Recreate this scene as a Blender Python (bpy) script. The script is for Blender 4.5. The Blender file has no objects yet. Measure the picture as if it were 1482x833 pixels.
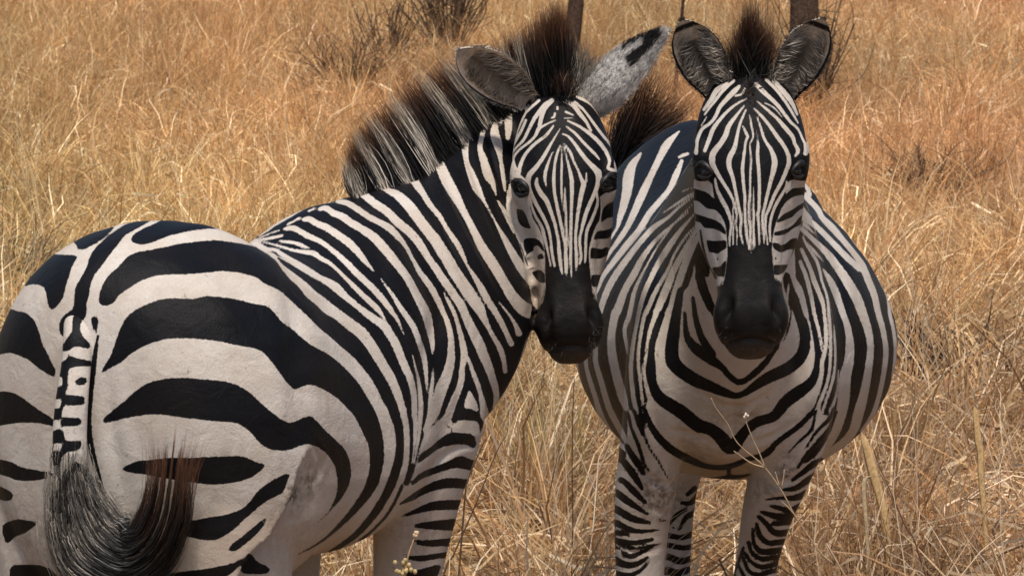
import bpy, bmesh, math, random
import numpy as np
from mathutils import Vector, Matrix
from mathutils.bvhtree import BVHTree
C = bpy.context.scene.collection
S = bpy.context.scene
R = math.radians

# ---------------------------------------------------------------- camera
CAM = np.array([0.0, 0.0, 2.0]); PITCH = R(7.5); FOC = 5300.0
cd = bpy.data.cameras.new('camera'); cam = bpy.data.objects.new('camera', cd); C.objects.link(cam)
cam.location = CAM; cam.rotation_euler = (R(90) - PITCH, 0, 0)
cd.sensor_fit = 'HORIZONTAL'; cd.sensor_width = 36.0; cd.lens = 36.0 * FOC / 1482.0
cd.dof.use_dof = True; cd.dof.focus_distance = 6.7; cd.dof.aperture_fstop = 30.0
cd.clip_start = 0.1; cd.clip_end = 2000
S.camera = cam
# ---------------------------------------------------------------- daylight
SUN_EL, SUN_AZ = R(68), R(176)          # azimuth measured from +Y towards +X
w = bpy.data.worlds.new('World'); S.world = w; w.use_nodes = True
nt = w.node_tree; nt.nodes.clear()
sky = nt.nodes.new('ShaderNodeTexSky'); sky.sky_type = 'NISHITA'; sky.sun_disc = False
sky.sun_elevation = SUN_EL; sky.sun_rotation = SUN_AZ; sky.air_density = 1.0; sky.dust_density = 2.0
bg = nt.nodes.new('ShaderNodeBackground'); bg.inputs['Strength'].default_value = 0.085
ow = nt.nodes.new('ShaderNodeOutputWorld')
nt.links.new(sky.outputs[0], bg.inputs[0]); nt.links.new(bg.outputs[0], ow.inputs[0])
sl = bpy.data.lights.new('sun', 'SUN'); sl.energy = 2.9; sl.angle = R(7); sl.color = (1.0, 0.93, 0.82)
so = bpy.data.objects.new('sun', sl); C.objects.link(so)
sdir = Vector((math.sin(SUN_AZ) * math.cos(SUN_EL), math.cos(SUN_AZ) * math.cos(SUN_EL), math.sin(SUN_EL)))
so.rotation_euler = sdir.to_track_quat('Z', 'Y').to_euler(); so.location = (-8, 6, 14)
S.view_settings.view_transform = 'Standard'; S.view_settings.look = 'None'
S.view_settings.exposure = 0.42; S.view_settings.gamma = 1.0
S.cycles.max_bounces = 5; S.cycles.diffuse_bounces = 3; S.cycles.transparent_max_bounces = 4

RNG = np.random.default_rng(7)
_cp, _sp = math.cos(PITCH), math.sin(PITCH)

def at(px, py, Y):
    """A point of the place: the sight line of a photo position, met at Y metres from the viewpoint."""
    dx = (px - 741.0) / FOC; dy = (416.5 - py) / FOC
    d = np.array([dx, _cp + dy * _sp, -_sp + dy * _cp])
    return CAM + d * (Y / d[1])

def nrm(v):
    v = np.asarray(v, float); return v / (np.linalg.norm(v) + 1e-12)

# ---------------------------------------------------------------- object helpers
def thing(name, label, cat, loc=(0, 0, 0), rotz=0.0, group=None):
    o = bpy.data.objects.new(name, None); C.objects.link(o)
    o.location = loc; o.rotation_euler = (0, 0, rotz); o.empty_display_size = 0.1
    o['label'] = label; o['category'] = cat
    if group: o['group'] = group
    return o

def tag(o, label, cat, group=None):
    o['label'] = label; o['category'] = cat
    if group: o['group'] = group
    return o

def mesh_obj(name, verts, faces, mats, parent=None, smooth=True, attrs=None, colors=None, mat_index=None):
    me = bpy.data.meshes.new(name)
    me.from_pydata([tuple(v) for v in verts] if not isinstance(verts, np.ndarray) else verts.tolist(), [],
                   faces if not isinstance(faces, np.ndarray) else faces.tolist())
    return finish(name, me, mats, parent, smooth, attrs, colors, mat_index)

def finish(name, me, mats, parent=None, smooth=True, attrs=None, colors=None, mat_index=None):
    for m in (mats if isinstance(mats, (list, tuple)) else [mats]): me.materials.append(m)
    if smooth: me.polygons.foreach_set('use_smooth', np.ones(len(me.polygons), bool))
    if mat_index is not None: me.polygons.foreach_set('material_index', np.asarray(mat_index, np.int32))
    for k, v in (attrs or {}).items():
        a = me.attributes.new(k, 'FLOAT', 'POINT'); a.data.foreach_set('value', np.asarray(v, np.float32))
    if colors is not None:
        a = me.attributes.new('tint', 'FLOAT_COLOR', 'POINT')
        c = np.ones((len(me.vertices), 4), np.float32); c[:, :3] = colors
        a.data.foreach_set('color', c.ravel())
    me.update()
    o = bpy.data.objects.new(name, me); C.objects.link(o)
    if parent is not None: o.parent = parent
    return o

def catmull(P, n):
    """Catmull-Rom through rows of P, n samples per span."""
    P = np.asarray(P, float); Q = np.vstack([2 * P[0] - P[1], P, 2 * P[-1] - P[-2]]); out = []
    t = np.linspace(0, 1, n, endpoint=False)[:, None]
    for i in range(1, len(Q) - 2):
        a, b, c, d = Q[i - 1], Q[i], Q[i + 1], Q[i + 2]
        out.append(0.5 * (2 * b + (c - a) * t + (2 * a - 5 * b + 4 * c - d) * t ** 2 + (3 * b - a - 3 * c + d) * t ** 3))
    out.append(P[-1:]); return np.vstack(out)

def loft_mesh(rings):
    """rings: (k, n, 3) -> verts, faces closed with end fans."""
    rings = np.asarray(rings); k, n, _ = rings.shape
    V = np.vstack([rings.reshape(-1, 3), rings[0].mean(0)[None], rings[-1].mean(0)[None]])
    F = []
    for i in range(k - 1):
        for j in range(n):
            F.append((i * n + j, i * n + (j + 1) % n, (i + 1) * n + (j + 1) % n, (i + 1) * n + j))
    for j in range(n):
        F.append((k * n, (j + 1) % n, j)); F.append((k * n + 1, (k - 1) * n + j, (k - 1) * n + (j + 1) % n))
    return V, F

def oval_loft(spec, nseg=28, sub=5, roof=0.0):
    """spec rows: centre(3) u(3) v(3) a up down power. Smooth loft of super-ovals."""
    S_ = catmull(np.array(spec, float), sub)
    th = np.linspace(0, 2 * math.pi, nseg, endpoint=False); c, s = np.cos(th), np.sin(th); rings = []
    for r in S_:
        ce, u, v, a, up, dn, pw = r[0:3], nrm(r[3:6]), nrm(r[6:9]), r[9], r[10], r[11], r[12]
        pt = np.where(s > 0, pw - roof, pw)
        x = a * np.sign(c) * np.abs(c) ** (2 / pt); y = np.where(s > 0, up, dn) * np.sign(s) * np.abs(s) ** (2 / pt)
        rings.append(ce + x[:, None] * u + y[:, None] * v)
    return loft_mesh(rings)

def ball(c, rx, ry, rz, ax=None, nu=20, nv=12):
    ax = np.eye(3) if ax is None else ax; V = []; 
    rings = []
    for i in range(1, nv):
        p = math.pi * i / nv; t = np.linspace(0, 2 * math.pi, nu, endpoint=False)
        q = np.stack([rx * np.sin(p) * np.cos(t), ry * np.sin(p) * np.sin(t), np.full(nu, rz * np.cos(p))], 1)
        rings.append(np.asarray(c) + q @ np.asarray(ax))
    return loft_mesh(rings)
# ---------------------------------------------------------------- zebra bodies
def leg_loft(pts, side, nseg=20, sub=4):
    """pts rows: x y z half_width half_depth; a limb as a loft of ovals along its axis."""
    P = np.array(pts, float); spec = []
    for i in range(len(P)):
        t = nrm(P[min(i + 1, len(P) - 1), :3] - P[max(i - 1, 0), :3])
        u = nrm(np.asarray(side) - t * np.dot(side, t)); v = nrm(np.cross(t, u))
        spec.append([*P[i, :3], *u, *v, P[i, 3], P[i, 4], P[i, 4], 2.2])
    return oval_loft(spec, nseg, sub)

HEAD = [  # along, front half width, mid half width, jaw half width, face depth, widest depth, jaw depth
    (-.015, .015, .030, .03, -.03, -.06, -.10), (0.0, .030, .056, .05, 0.0, -.05, -.13), (.04, .046, .080, .062, .022, -.05, -.16), (.10, .064, .095, .072, .036, -.04, -.185),
    (.155, .068, .096, .076, .041, -.035, -.205), (.21, .058, .095, .080, .038, -.065, -.21), (.27, .047, .088, .075, .031, -.085, -.195),
    (.32, .041, .072, .060, .027, -.09, -.165), (.36, .040, .057, .050, .025, -.07, -.135), (.40, .044, .055, .046, .026, -.05, -.12),
    (.43, .050, .061, .046, .026, -.04, -.115), (.46, .046, .057, .042, .017, -.04, -.105), (.485, .033, .043, .036, -.002, -.04, -.092), (.503, .014, .022, .02, -.026, -.045, -.072)]

def head_mesh(o, l, a, n, sc=1.0, wsc=1.0):
    """Skull and muzzle: o at the poll, l across, a towards the lips, n out of the face."""
    K = catmull(np.array(HEAD), 4); rings = []
    for s, wf, wm, wb, f, dm, k in K:
        wf, wm, wb = wf * wsc, wm * wsc, wb * wsc
        h = [(0, f + .002), (.55 * wf, f - .001), (wf, f - .016), (.5 * (wf + wm) + .006, .45 * f + .55 * dm), (wm, dm), (wb + .3 * (wm - wb), .4 * dm + .6 * k), (.8 * wb, k + .012), (.4 * wb, k), (0, k - .003)]
        full = np.array(h + [(-x, y) for x, y in h[-2:0:-1]])
        cl = catmull(np.vstack([full, full[:1]]), 3)[:-1]
        rings.append(o + sc * (cl[:, :1] * l + cl[:, 1:] * n + s * a))
    return loft_mesh(rings)

def fuse(parts, voxel, rounds, fine=None):
    """Join closed lofts into one skin: voxel union, smoothed; finer where fine(verts) > 0."""
    V = []; F = []; o = 0
    for v, f in parts:
        V.append(v); F += [tuple(i + o for i in q) for q in f]; o += len(v)
    V = np.vstack(V)
    me = bpy.data.meshes.new('raw'); me.from_pydata(V.tolist(), [], F); me.update()
    bm = bmesh.new(); bm.from_mesh(me); bmesh.ops.recalc_face_normals(bm, faces=bm.faces); bm.to_mesh(me); bm.free()
    ob = bpy.data.objects.new('raw', me); C.objects.link(ob)
    md = ob.modifiers.new('r', 'REMESH'); md.mode = 'VOXEL'; md.voxel_size = voxel; md.adaptivity = 0
    dg = bpy.context.evaluated_depsgraph_get(); m2 = bpy.data.meshes.new_from_object(ob.evaluated_get(dg))
    bpy.data.objects.remove(ob); bpy.data.meshes.remove(me)
    smooth_mesh(m2, rounds)
    if fine is not None:
        bm = bmesh.new(); bm.from_mesh(m2); co = np.array([v.co for v in bm.verts]); k = fine(co) > 0
        bm.verts.ensure_lookup_table()
        ed = [e for e in bm.edges if k[e.verts[0].index] or k[e.verts[1].index]]
        bmesh.ops.subdivide_edges(bm, edges=ed, cuts=1, use_grid_fill=True)
        bmesh.ops.triangulate(bm, faces=[f for f in bm.faces if len(f.verts) > 4])
        bm.to_mesh(m2); bm.free()
        co = verts_of(m2); smooth_mesh(m2, 2, (fine(co) > 0).astype(float))
    return m2

def verts_of(me):
    a = np.empty(len(me.vertices) * 3); me.vertices.foreach_get('co', a); return a.reshape(-1, 3)

def normals_of(me):
    me.update(); a = np.empty(len(me.vertices) * 3, np.float32); me.vertex_normals.foreach_get('vector', a); return a.reshape(-1, 3).astype(float)

def smooth_mesh(me, rounds, wt=None):
    co = verts_of(me); e = np.empty(len(me.edges) * 2, np.int32); me.edges.foreach_get('vertices', e); e = e.reshape(-1, 2)
    n = len(co); deg = np.bincount(e.ravel(), minlength=n).astype(float)[:, None]; deg[deg == 0] = 1
    for it in range(rounds):
        for lam in (.55, -.50):
            s = np.stack([np.bincount(e[:, 0], co[e[:, 1], k], n) + np.bincount(e[:, 1], co[e[:, 0], k], n) for k in range(3)], 1) / deg
            d = (s - co) * lam
            co = co + (d if wt is None else d * wt[:, None])
    me.vertices.foreach_set('co', co.ravel()); me.update()

def ring_ct(crest, throat, a, pw=2.1):
    return crest, throat, a, pw

def neck_loft(rs, nseg=28, sub=5, tdir=None):
    """rs rows: crest point, throat point, half thickness."""
    A = np.array([r[0] for r in rs]); B = np.array([r[1] for r in rs]); cen = (A + B) / 2; spec = []
    for i in range(len(rs)):
        t = nrm(cen[min(i + 1, len(rs) - 1)] - cen[max(i - 1, 0)]); v = A[i] - B[i]; h = np.linalg.norm(v) / 2
        u = nrm(np.cross(t, v)); spec.append([*cen[i], *u, *nrm(v), rs[i][2], h, h, 2.0])
    return oval_loft(spec, nseg, sub)
# ---- zebra seen from behind, neck turned back over its right shoulder
TH1 = R(30); P1 = np.array([-0.355, 6.27, 0.0])
F1 = np.array([math.sin(TH1), math.cos(TH1), 0]); R1 = np.array([math.cos(TH1), -math.sin(TH1), 0]); UP = np.array([0, 0, 1.0])
def L1(x, t, z): return P1 + x * R1 + t * F1 + z * UP
def torso(L, Rv, rows, roof=0.0):
    return oval_loft([[*L(x, t, z), *Rv, *UP, a, up, dn, pw] for t, x, z, a, up, dn, pw in rows], 36, 5, roof)
H1o = at(811, 142, 6.70); H1m = at(827, 521, 6.57)
def head_frame(o, m, lat):
    a = nrm(m - o); l = nrm(np.asarray(lat, float) - a * np.dot(lat, a)); n = nrm(np.cross(a, l))
    if n[1] > 0: n = -n
    return o, l, a, n
HF1 = head_frame(H1o, H1m, (1, 0.03, 0.05)); HS1 = np.linalg.norm(H1m - H1o) / .503
def zebra1_parts():
    parts = [torso(L1, R1, [(-.67, 0, 1.02, .06, .15, .16, 2), (-.63, 0, 1.01, .19, .255, .26, 2), (-.53, 0, .985, .275, .335, .34, 2.15), (-.39, 0, .97, .294, .360, .30, 2.15), (-.23, 0, .94, .268, .335, .225, 2.1),
                            (-.08, 0, .925, .262, .328, .205, 2.1), (.05, 0, .94, .230, .366, .205, 2.1), (.14, 0, .955, .19, .355, .205, 2.05), (.23, 0, .97, .15, .26, .21, 2), (.32, 0, .98, .09, .15, .14, 2)])]
    for s in (-1, 1):
        parts.append(leg_loft([L1(s * .10, -.34, 1.18).tolist() + [.03, .05], L1(s * .13, -.42, 1.08).tolist() + [.09, .12], L1(s * .155, -.47, .98).tolist() + [.105, .13], L1(s * .162, -.48, .86).tolist() + [.108, .135],
                               L1(s * .155, -.49, .72).tolist() + [.095, .12], L1(s * .14, -.52, .56).tolist() + [.055, .08], L1(s * .14, -.58, .46).tolist() + [.045, .06],
                               L1(s * .14, -.55, .28).tolist() + [.03, .04], L1(s * .14, -.52, .10).tolist() + [.036, .045], L1(s * .14, -.48, .0).tolist() + [.05, .06]], R1))
        parts.append(leg_loft([L1(s * .07, .13, 1.16).tolist() + [.02, .03], L1(s * .13, .15, 1.08).tolist() + [.062, .10], L1(s * .150, .175, .95).tolist() + [.078, .125], L1(s * .135, .145, .80).tolist() + [.066, .098],
                               L1(s * .125, .13, .68).tolist() + [.055, .075], L1(s * .12, .12, .58).tolist() + [.048, .06], L1(s * .12, .12, .44).tolist() + [.044, .05],
                               L1(s * .12, .11, .25).tolist() + [.03, .036], L1(s * .12, .12, .1).tolist() + [.036, .042], L1(s * .12, .14, 0).tolist() + [.05, .06]], R1))
    parts.append(neck_loft([(at(430, 350, 6.36), at(600, 660, 6.48), .20), (at(480, 292, 6.43), at(668, 625, 6.56), .185), (at(538, 275, 6.50), at(712, 560, 6.62), .160), (at(600, 259, 6.62), at(738, 500, 6.76), .118), (at(642, 228, 6.74), at(772, 450, 6.88), .096),
                            (at(682, 196, 6.84), at(790, 405, 6.95), .084), (at(715, 166, 6.92), at(806, 330, 6.98), .078), (at(758, 145, 6.92), at(825, 260, 6.95), .070), (at(795, 138, 6.84), at(825, 230, 6.86), .06)]))
    parts.append(head_mesh(HF1[0], HF1[1], HF1[2], HF1[3], HS1, 1.0))
    o, l, a, n = HF1
    for s in (-1, 1): parts.append(ball(o + .150 * a + s * .080 * l - .014 * n, .020, .050, .034, np.array([l, a, n])))
    return parts
# ---- zebra facing the viewer
P2 = np.array([0.43, 7.45, 0.0]); TH2 = R(181.0)
F2 = np.array([math.sin(TH2), math.cos(TH2), 0]); R2 = np.array([math.cos(TH2), -math.sin(TH2), 0])
def L2(x, t, z): return P2 + x * R2 + t * F2 + z * UP
H2o = at(1087, 110, 6.52); H2m = at(1088, 513, 6.38)
HF2 = head_frame(H2o, H2m, (1, 0, 0.0)); HS2 = np.linalg.norm(H2m - H2o) / .503
def zebra2_parts():
    parts = [torso(L2, R2, [(-.86, .03, 1.04, .07, .14, .16, 2), (-.80, .035, 1.02, .2, .26, .26, 2), (-.68, .035, 1.0, .265, .305, .31, 2.1), (-.48, .01, .96, .305, .325, .34, 2.1), (-.26, -.025, .92, .338, .33, .32, 2.1),
                            (-.05, -.035, .90, .332, .34, .29, 2.1), (.15, -.02, .93, .29, .34, .26, 2.1), (.30, 0, .96, .225, .34, .25, 2.1), (.44, 0, .985, .185, .32, .26, 2), (.55, 0, .99, .155, .22, .225, 2), (.61, 0, .99, .09, .13, .13, 2)], .5)]
    for s, q in ((-1, -.158), (1, .037)):
        parts.append(leg_loft([L2(s * .10, -.50, 1.18).tolist() + [.03, .05], L2(s * .14, -.58, 1.10).tolist() + [.10, .15], L2(s * .17, -.60, .96).tolist() + [.12, .2], L2(s * .16, -.58, .82).tolist() + [.105, .17],
                               L2(q - .01, -.58, .70).tolist() + [.058, .10], L2(q + .008, -.62, .58).tolist() + [.046, .07], L2(q + .03, -.70, .46).tolist() + [.042, .06],
                               L2(q + .03, -.72, .28).tolist() + [.03, .04], L2(q + .03, -.68, .10).tolist() + [.036, .045], L2(q + .03, -.64, 0).tolist() + [.05, .06]], R2))
    def fore(pts):   # pts: photo x, height, half width, half depth, t
        return leg_loft([(lambda q: [*q, hw, hd])(np.array([at(px, 400, P2[1] - t)[0], P2[1] - t, z])) for px, z, hw, hd, t in pts], R2)
    parts.append(fore([(980, 1.14, .02, .03, .40), (958, 1.06, .05, .09, .43), (948, .95, .055, .13, .46), (944, .82, .057, .11, .45), (941, .73, .062, .085, .43), (931, .62, .055, .065, .42), (928, .5, .047, .052, .42), (928, .40, .046, .05, .42),
                       (928, .25, .03, .036, .41), (928, .1, .036, .042, .42), (928, 0, .05, .06, .44)]))
    parts.append(fore([(1140, 1.14, .02, .03, .40), (1160, 1.06, .05, .09, .43), (1170, .95, .055, .13, .46), (1160, .82, .060, .11, .45), (1137, .73, .060, .085, .43), (1114, .63, .050, .062, .40), (1099, .52, .041, .05, .36), (1090, .43, .042, .05, .33),
                       (1078, .27, .03, .036, .25), (1078, .1, .036, .042, .22), (1078, 0, .05, .06, .24)]))
    parts.append(neck_loft([(at(1060, 240, 7.45), at(1062, 630, 6.88), .19), (at(1068, 200, 7.2), at(1068, 580, 6.80), .155), (at(1074, 165, 7.0), at(1075, 515, 6.74), .12),
                            (at(1080, 140, 6.86), at(1080, 440, 6.70), .102), (at(1084, 125, 6.74), at(1084, 360, 6.66), .092), (at(1087, 125, 6.62), at(1087, 280, 6.62), .078)]))
    parts.append(head_mesh(HF2[0], HF2[1], HF2[2], HF2[3], HS2, 1.05))
    o, l, a, n = HF2
    for s in (-1, 1): parts.append(ball(o + .150 * a + s * .086 * l - .014 * n, .020, .050, .034, np.array([l, a, n])))
    return parts
# ---------------------------------------------------------------- coat patterns
# Each line is one marking. B / W: black or white patch (outline points). b / w: black or white stripe (x y width). COAT1's stripe beside the tail paints dark skin and groove shadow.
COAT1 = """
B 104,348 130,335 168,326 155,341 140,352 122,361 113,361 110,354
B 78,368 114,369 104,386 100,400 95,415 92,430 85,441 74,450 69,440 67,426 64,416 56,412 44,411 36,415 30,402 50,380 68,362
B 22,449 38,452 49,462 55,475 59,488 62,500 66,505 74,523 81,535 80,546 70,542 55,532 42,521 27,514 15,510 0,513 -15,513 -12,480 4,460 14,446
B -14,566 15,566 30,573 47,586 62,596 78,606 79,617 62,613 45,611 20,612 -14,618
B -14,661 15,667 32,676 55,680 78,684 75,691 57,694 40,696 22,694 10,689 -14,682
B -14,697 12,708 20,715 17,723 6,725 -14,715
B 4,757 25,750 38,752 57,755 50,761 38,770 22,776 10,788 3,772
B 14,817 40,816 60,817 76,824 85,835 85,850 14,850
B 185,322 160,338 140,356 130,370 125,387 117,402 109,415 107,430 107,445 100,451 90,458 85,468 86,482 95,490 120,492 128,488 118,480 115,470 122,462 126,452 125,440 129,427 131,412 137,397 147,385 160,367 172,352 180,341 200,330 222,317
B 189,346 193,339 208,330 225,323 240,314 275,308 320,312 350,323 377,343 372,346 360,341 345,334 325,332 313,331 300,331 275,334 245,341 230,347 217,352 205,354 193,352
B 131,460 137,456 143,462 140,480 138,490 134,475
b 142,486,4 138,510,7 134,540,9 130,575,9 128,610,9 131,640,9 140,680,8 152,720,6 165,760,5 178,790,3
B 142,432 147,415 155,400 170,387 185,370 200,364 220,361 240,357 262,352 287,349 312,347 342,351 368,356 385,366 400,377 409,391 420,404 432,414 443,429 459,442 470,453 486,462 500,474 517,487 532,505 542,522 555,542 565,560 571,575 577,590 580,601 584,617 585,637 585,651 583,671 579,684 572,704 562,722 550,742 530,766 510,783 485,798 462,806 475,797 500,780 517,765 537,740 552,715 562,692 570,667 573,647 573,637 571,620 566,605 560,590 555,582 547,565 537,547 525,532 512,517 492,500 475,485 459,472 446,458 432,445 419,433 405,420 382,410 370,400 345,394 320,392 295,395 265,397 240,397 220,400 200,408 182,420 172,427 165,438 155,443 145,441
B 145,542 150,530 160,515 165,500 172,480 180,462 192,450 212,440 232,433 245,431 265,432 282,432 295,428 315,429 340,432 370,440 387,442 397,452 407,465 422,475 435,487 452,500 475,512 492,525 507,540 520,555 532,575 541,590 548,606 553,625 556,644 556,666 553,682 547,702 535,720 520,737 502,755 485,770 465,785 445,797 420,806 450,791 470,777 485,762 500,745 515,725 527,705 535,680 535,655 532,640 527,630 520,615 512,600 502,590 490,577 475,567 460,559 447,556 437,559 427,564 420,559 410,547 400,532 390,520 382,510 370,504 345,500 320,494 287,490 265,489 240,490 217,497 200,505 185,515 175,525 160,532
B 149,612 150,604 162,594 180,580 200,562 217,552 240,547 270,546 300,549 327,551 350,559 367,572 380,585 392,595 405,605 417,611 427,610 437,604 450,601 460,610 470,622 482,632 492,642 500,650 506,665 509,685 505,702 495,720 480,737 465,752 447,765 430,776 410,787 440,769 460,755 475,740 485,722 489,702 487,685 484,672 477,662 472,655 460,646 445,642 435,644 425,649 410,652 395,651 382,646 372,637 363,625 357,620 342,611 320,610 292,607 265,604 240,600 217,599 185,604 162,610
B 176,677 182,673 200,666 217,665 240,662 275,662 312,660 352,659 370,668 386,672 380,679 365,690 345,697 325,700 301,701 270,696 240,692 215,687 190,684 178,680
B 421,682 400,691 382,702 371,712 362,725 350,736 325,745 300,748 285,752 262,754 245,758 240,764 250,770 265,775 295,781 315,781 337,767 355,750 370,737 382,727 400,717 410,713
B 388,746 375,755 355,772 335,787 329,796 340,798 357,785 372,772 384,757
B 361,798 350,808 335,815 300,822 250,828 230,833 235,850 300,845 335,830 350,815
B 361,797 372,812 392,821 387,830 347,830 352,810
B 399,369 413,375 427,381 440,388 451,400 462,407 473,414 484,423 497,434 506,440 518,448 531,460 542,474 556,485 564,495 570,507 577,521 586,537 591,555 594,571 596,590 597,606 598,628 598,648 595,667 591,684 586,702 600,690 640,660 700,652 720,612 740,560 765,480 795,452 800,420 770,300 765,160 735,150 690,165 640,205 600,240 515,266 480,280 440,303 400,326 372,345 376,352 385,357
B 586,700 572,730 560,749 540,769 520,785 516,783 540,764 558,744 570,724 580,700
B 587,590 591,608 593,628 593,647 592,664 589,682 582,702 596,702 600,690 600,590
B 576,552 584,538 596,590 587,590 584,579 580,564
B 399,369 402,375 409,383 420,391 432,400 445,410 457,422 470,431 481,440 491,448 503,456 516,466 529,475 539,489 547,501 560,524 568,537 575,551 580,564 584,579 587,590 600,590 590,540 560,480 500,430
w 385,359,3 400,362,5 405,366,6 421,376,7 438,385,6.5 450,394,9 463,402,8 475.6,408.6,10.5 488,417,12.5 498.5,427.5,9.5 515,441,8 530,453,10 546,464,11 556,471,13 565,484.5,12 573,498,12 580,515.6,11.5 588,534.5,11 593,545,10 599,571,8.5 600,602,7.5 601.4,610,6.5 601,630,5.5 599,651,2.5 596,671,1.5
w 375,349,1.5 392,352.6,2.5 411,358,3.5 425,362,4 441,364.5,6 454.5,366.5,7.5 463,373,6.5 475.6,379.6,5.5 486,388,5 498.5,400.5,5 510.7,412.6,6.5 522.8,424.8,7.5 536,437,8 547,447.7,7.5 554,457,4 558.6,464,1
w 405,349,3 425,351,5 438,355.5,5 449,360,1.5
w 373,347.5,2 394,344,4.5 409,340.5,3.5
w 374,345,1.5 390,338,2 404,333,2
w 417,324,3 435,315,3
w 446,306,2.5 456,301,2.5
w 413,331,5 424,330,8 435,335,8 445,341,8 465,350,7 481,362,7 495,374,8 503,381.6,8.5 517,396,9 535,412.6,9 547,425,9.5 559,439.6,8.5 568.7,453,6.5 575,462,4.5 580,473,2.5 585,484,.8
w 440,317.5,6 448,317,8.5 458,323,9 472,329,10 488,339,10.5 505.7,352,11 518,364.5,10 528.7,378,7 541.7,393,1
w 551,403,1 559,414,3 568.7,427.5,5 578,443,7 588,457,8 598.8,473.7,8.5 605.5,491,8 611,507.5,8 615,525,7 617,546.7,4.5 618,565.6,1.5
w 597,513,.8 600.5,528,2.5 604.5,544,3.5 607,560,5.5 608.6,577.7,7 609,590,7 608,610,6 606,630.5,4.5 602.7,650.7,3 598.7,671,2.5
w 462,303,5 472,301,8 481.5,307.8,9 495,313,10 508.5,322.6,10.5 524.6,332,11 541,343,12.5 554,356.7,13 567.5,373,12.5 581,390,11.5 592,406,11 602,425,11.5 610,440,12.5 617,454.8,13 621,471,11.5 623.7,484.5,9 625.7,498,6.5 626,513,1.5
w 626.8,532,.8 626,550.7,4.5 624,565.6,5.5 622,584.5,5 620,602,4 613,622,2
w 488,291.6,5 503,294,8 519,303.7,8.5 535.4,314.5,8.5 549,321.6,8.5 563.4,329.7,10 575.6,341.8,8.5 586.4,355,5.5 594.5,370,5 601,382,5.5 608,394.5,7.5 617,406,8.5 626,419.7,9 634.5,436,8.5 641,450.7,7 648,467,7.5 652,484.5,8 653,503,9.5 651.8,523.7,12 646.4,544,15 639.6,560,17 634,577.7,16 627.5,598,15 620,613,10 615.6,625,5
w 642.6,422.4,1 648,434.5,4.5 654.7,446.7,5.5 660,460,5.5 664,473.7,6 668,490,7.5 672,513,10 669,530.5,7.5 668,546.7,8.5 664,563,9 657,579,10 650.4,596.6,11.5 646,606,12 634.5,617,13
w 672,510,6 680,525,5 685.5,541,6.5 691,554.8,6.5 695,568,6 699,584.5,9 701.5,600,12.5 704.6,610,9 700.6,625,9 694,634.5,8
w 520.6,281,6 529,283.5,10 542,294.3,11 560,306,11.5 575.6,321.6,12 589,332.4,12.5 601,344.5,12 610.7,358,11 618.8,371.5,10 629.6,386.4,10 640,402,11 656,425,11.5 667,441,12 673.6,456,12 680.4,471,13.5 687,484.5,14.5 693.6,498,15 700,514,14 707,530.5,12.5 712.5,546.7,10.5 716.5,560,9.5 718.6,573.7,8 717,587,7 714,612,6
w 555,270,9 562,276,8 575,282,12 592,298,15 606.6,317.5,15 618.8,333.7,15 629.6,347,16 640,363.4,16.5 648.5,377,16.5 657,392,17 670,411,17 683,430.5,18 692.5,444,16 699,457.5,11 706,472,6.5 714,487,6.5 720,497,7 724.6,506,8 728.7,519.7,7 731.4,537,6
w 588,244,12 592,250,12 604,268,11 614,283,8 622,296,8 636,313,7 646,330,6 655,343,7.5 664,357,7.5 670.5,371,6 677,385,3.5 686,399,6 698,419.7,10 706,434.5,9.5 715.5,449.4,9 725,465.6,8 733,482,7 740,497,8
w 622,212,12 628,222,12 637,240,14 646,260,16 660,285,14 670,304,10 685,332.5,10 697.5,357.5,13 712.5,380,15 727.5,405,14 742.5,430,16 760,447.5,20 778,452,20
w 672,186,10 675,193,10 673,214.5,9 675.6,235,7 682,252,11 690,272,12 699,288,5 710,308,2.5 720,327,3.5 730,345,7.5 742,367,11 755,388,13 768,405,13 777,417,9
w 704,166,6 701.5,178,6 697,200,7 694.5,214.5,7 700,232,11 706.6,253.7,13 713,265,8 718,282,1.5
w 718,166,5 717,178,6 716,194,13 721,210.5,12 724,228,6 727,245.6,6 729.5,264.5,5 731,277,2
w 720,290,2 732.5,310,7 744,335,5
w 727,166,5 726.5,172,5 725.5,181,1
w 735,165,12 736,185,10 735,200,6
w 722,437,2 735,453,3 745,468,5 751,482,9
W 613,632 616,626 626,617 637,610 648,602 655,610 659,607.5 668,607.5 691,609 694,617 694,627 702,628 706,620 722,630 715,660 700,705 685,770 665,850 500,850 508,790 545,775 557,757 575,738 592,702 600,680 607,650
b 667,606,2 655,613,2.5 645,621,1.5
b 645,612,1.5 655,623,1.5
B 602,672 607,657 621,648 632,638.5 645,628 656,625 668,626 680,626.5 687,630.5 690,642.6 686,649 675,643 661.5,642.6 648,644.6 634.5,649 621,659 610,667
B 592,700 605,686 615.6,680 632,673.7 648,667 661.5,660 669.6,659 680,664 690,666 688,682 680,680 668,677.7 659,676.4 645,680 628,686 610,692.6 597,702
B 576,729 595,715 610,705 625,697 640,692 655,690.5 684,694 682,707 672,707 655,705.5 635,707.5 615,714 597,724 580,730
B 576,747.5 592,740 610,731 625,725 640,723 678,722.5 676,736 665,737 645,737.5 625,738 605,742.5 587,747
B 590,760 610,755.5 630,752.5 668,749 664,767.5 655,767.5 630,766 605,764
B 597,780 620,781 658,777 652,790 642,790 620,790.5 602,787.5
B 579,799 595,804 615,802.5 650,797 645,807.5 635,807.5 610,812.5 592,810
B 562,817 577,824 597,826 640,814 633,835 620,836 595,838 575,828
W 679,564 684,571 691,584.5 692,595 687,594 681,590.5 672,591 673,579 676,571
"""
COAT1_FAR = """
B 505,797 527,793 520,803 505,805
B 508,824 538,824 525,830 508,832
"""
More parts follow.
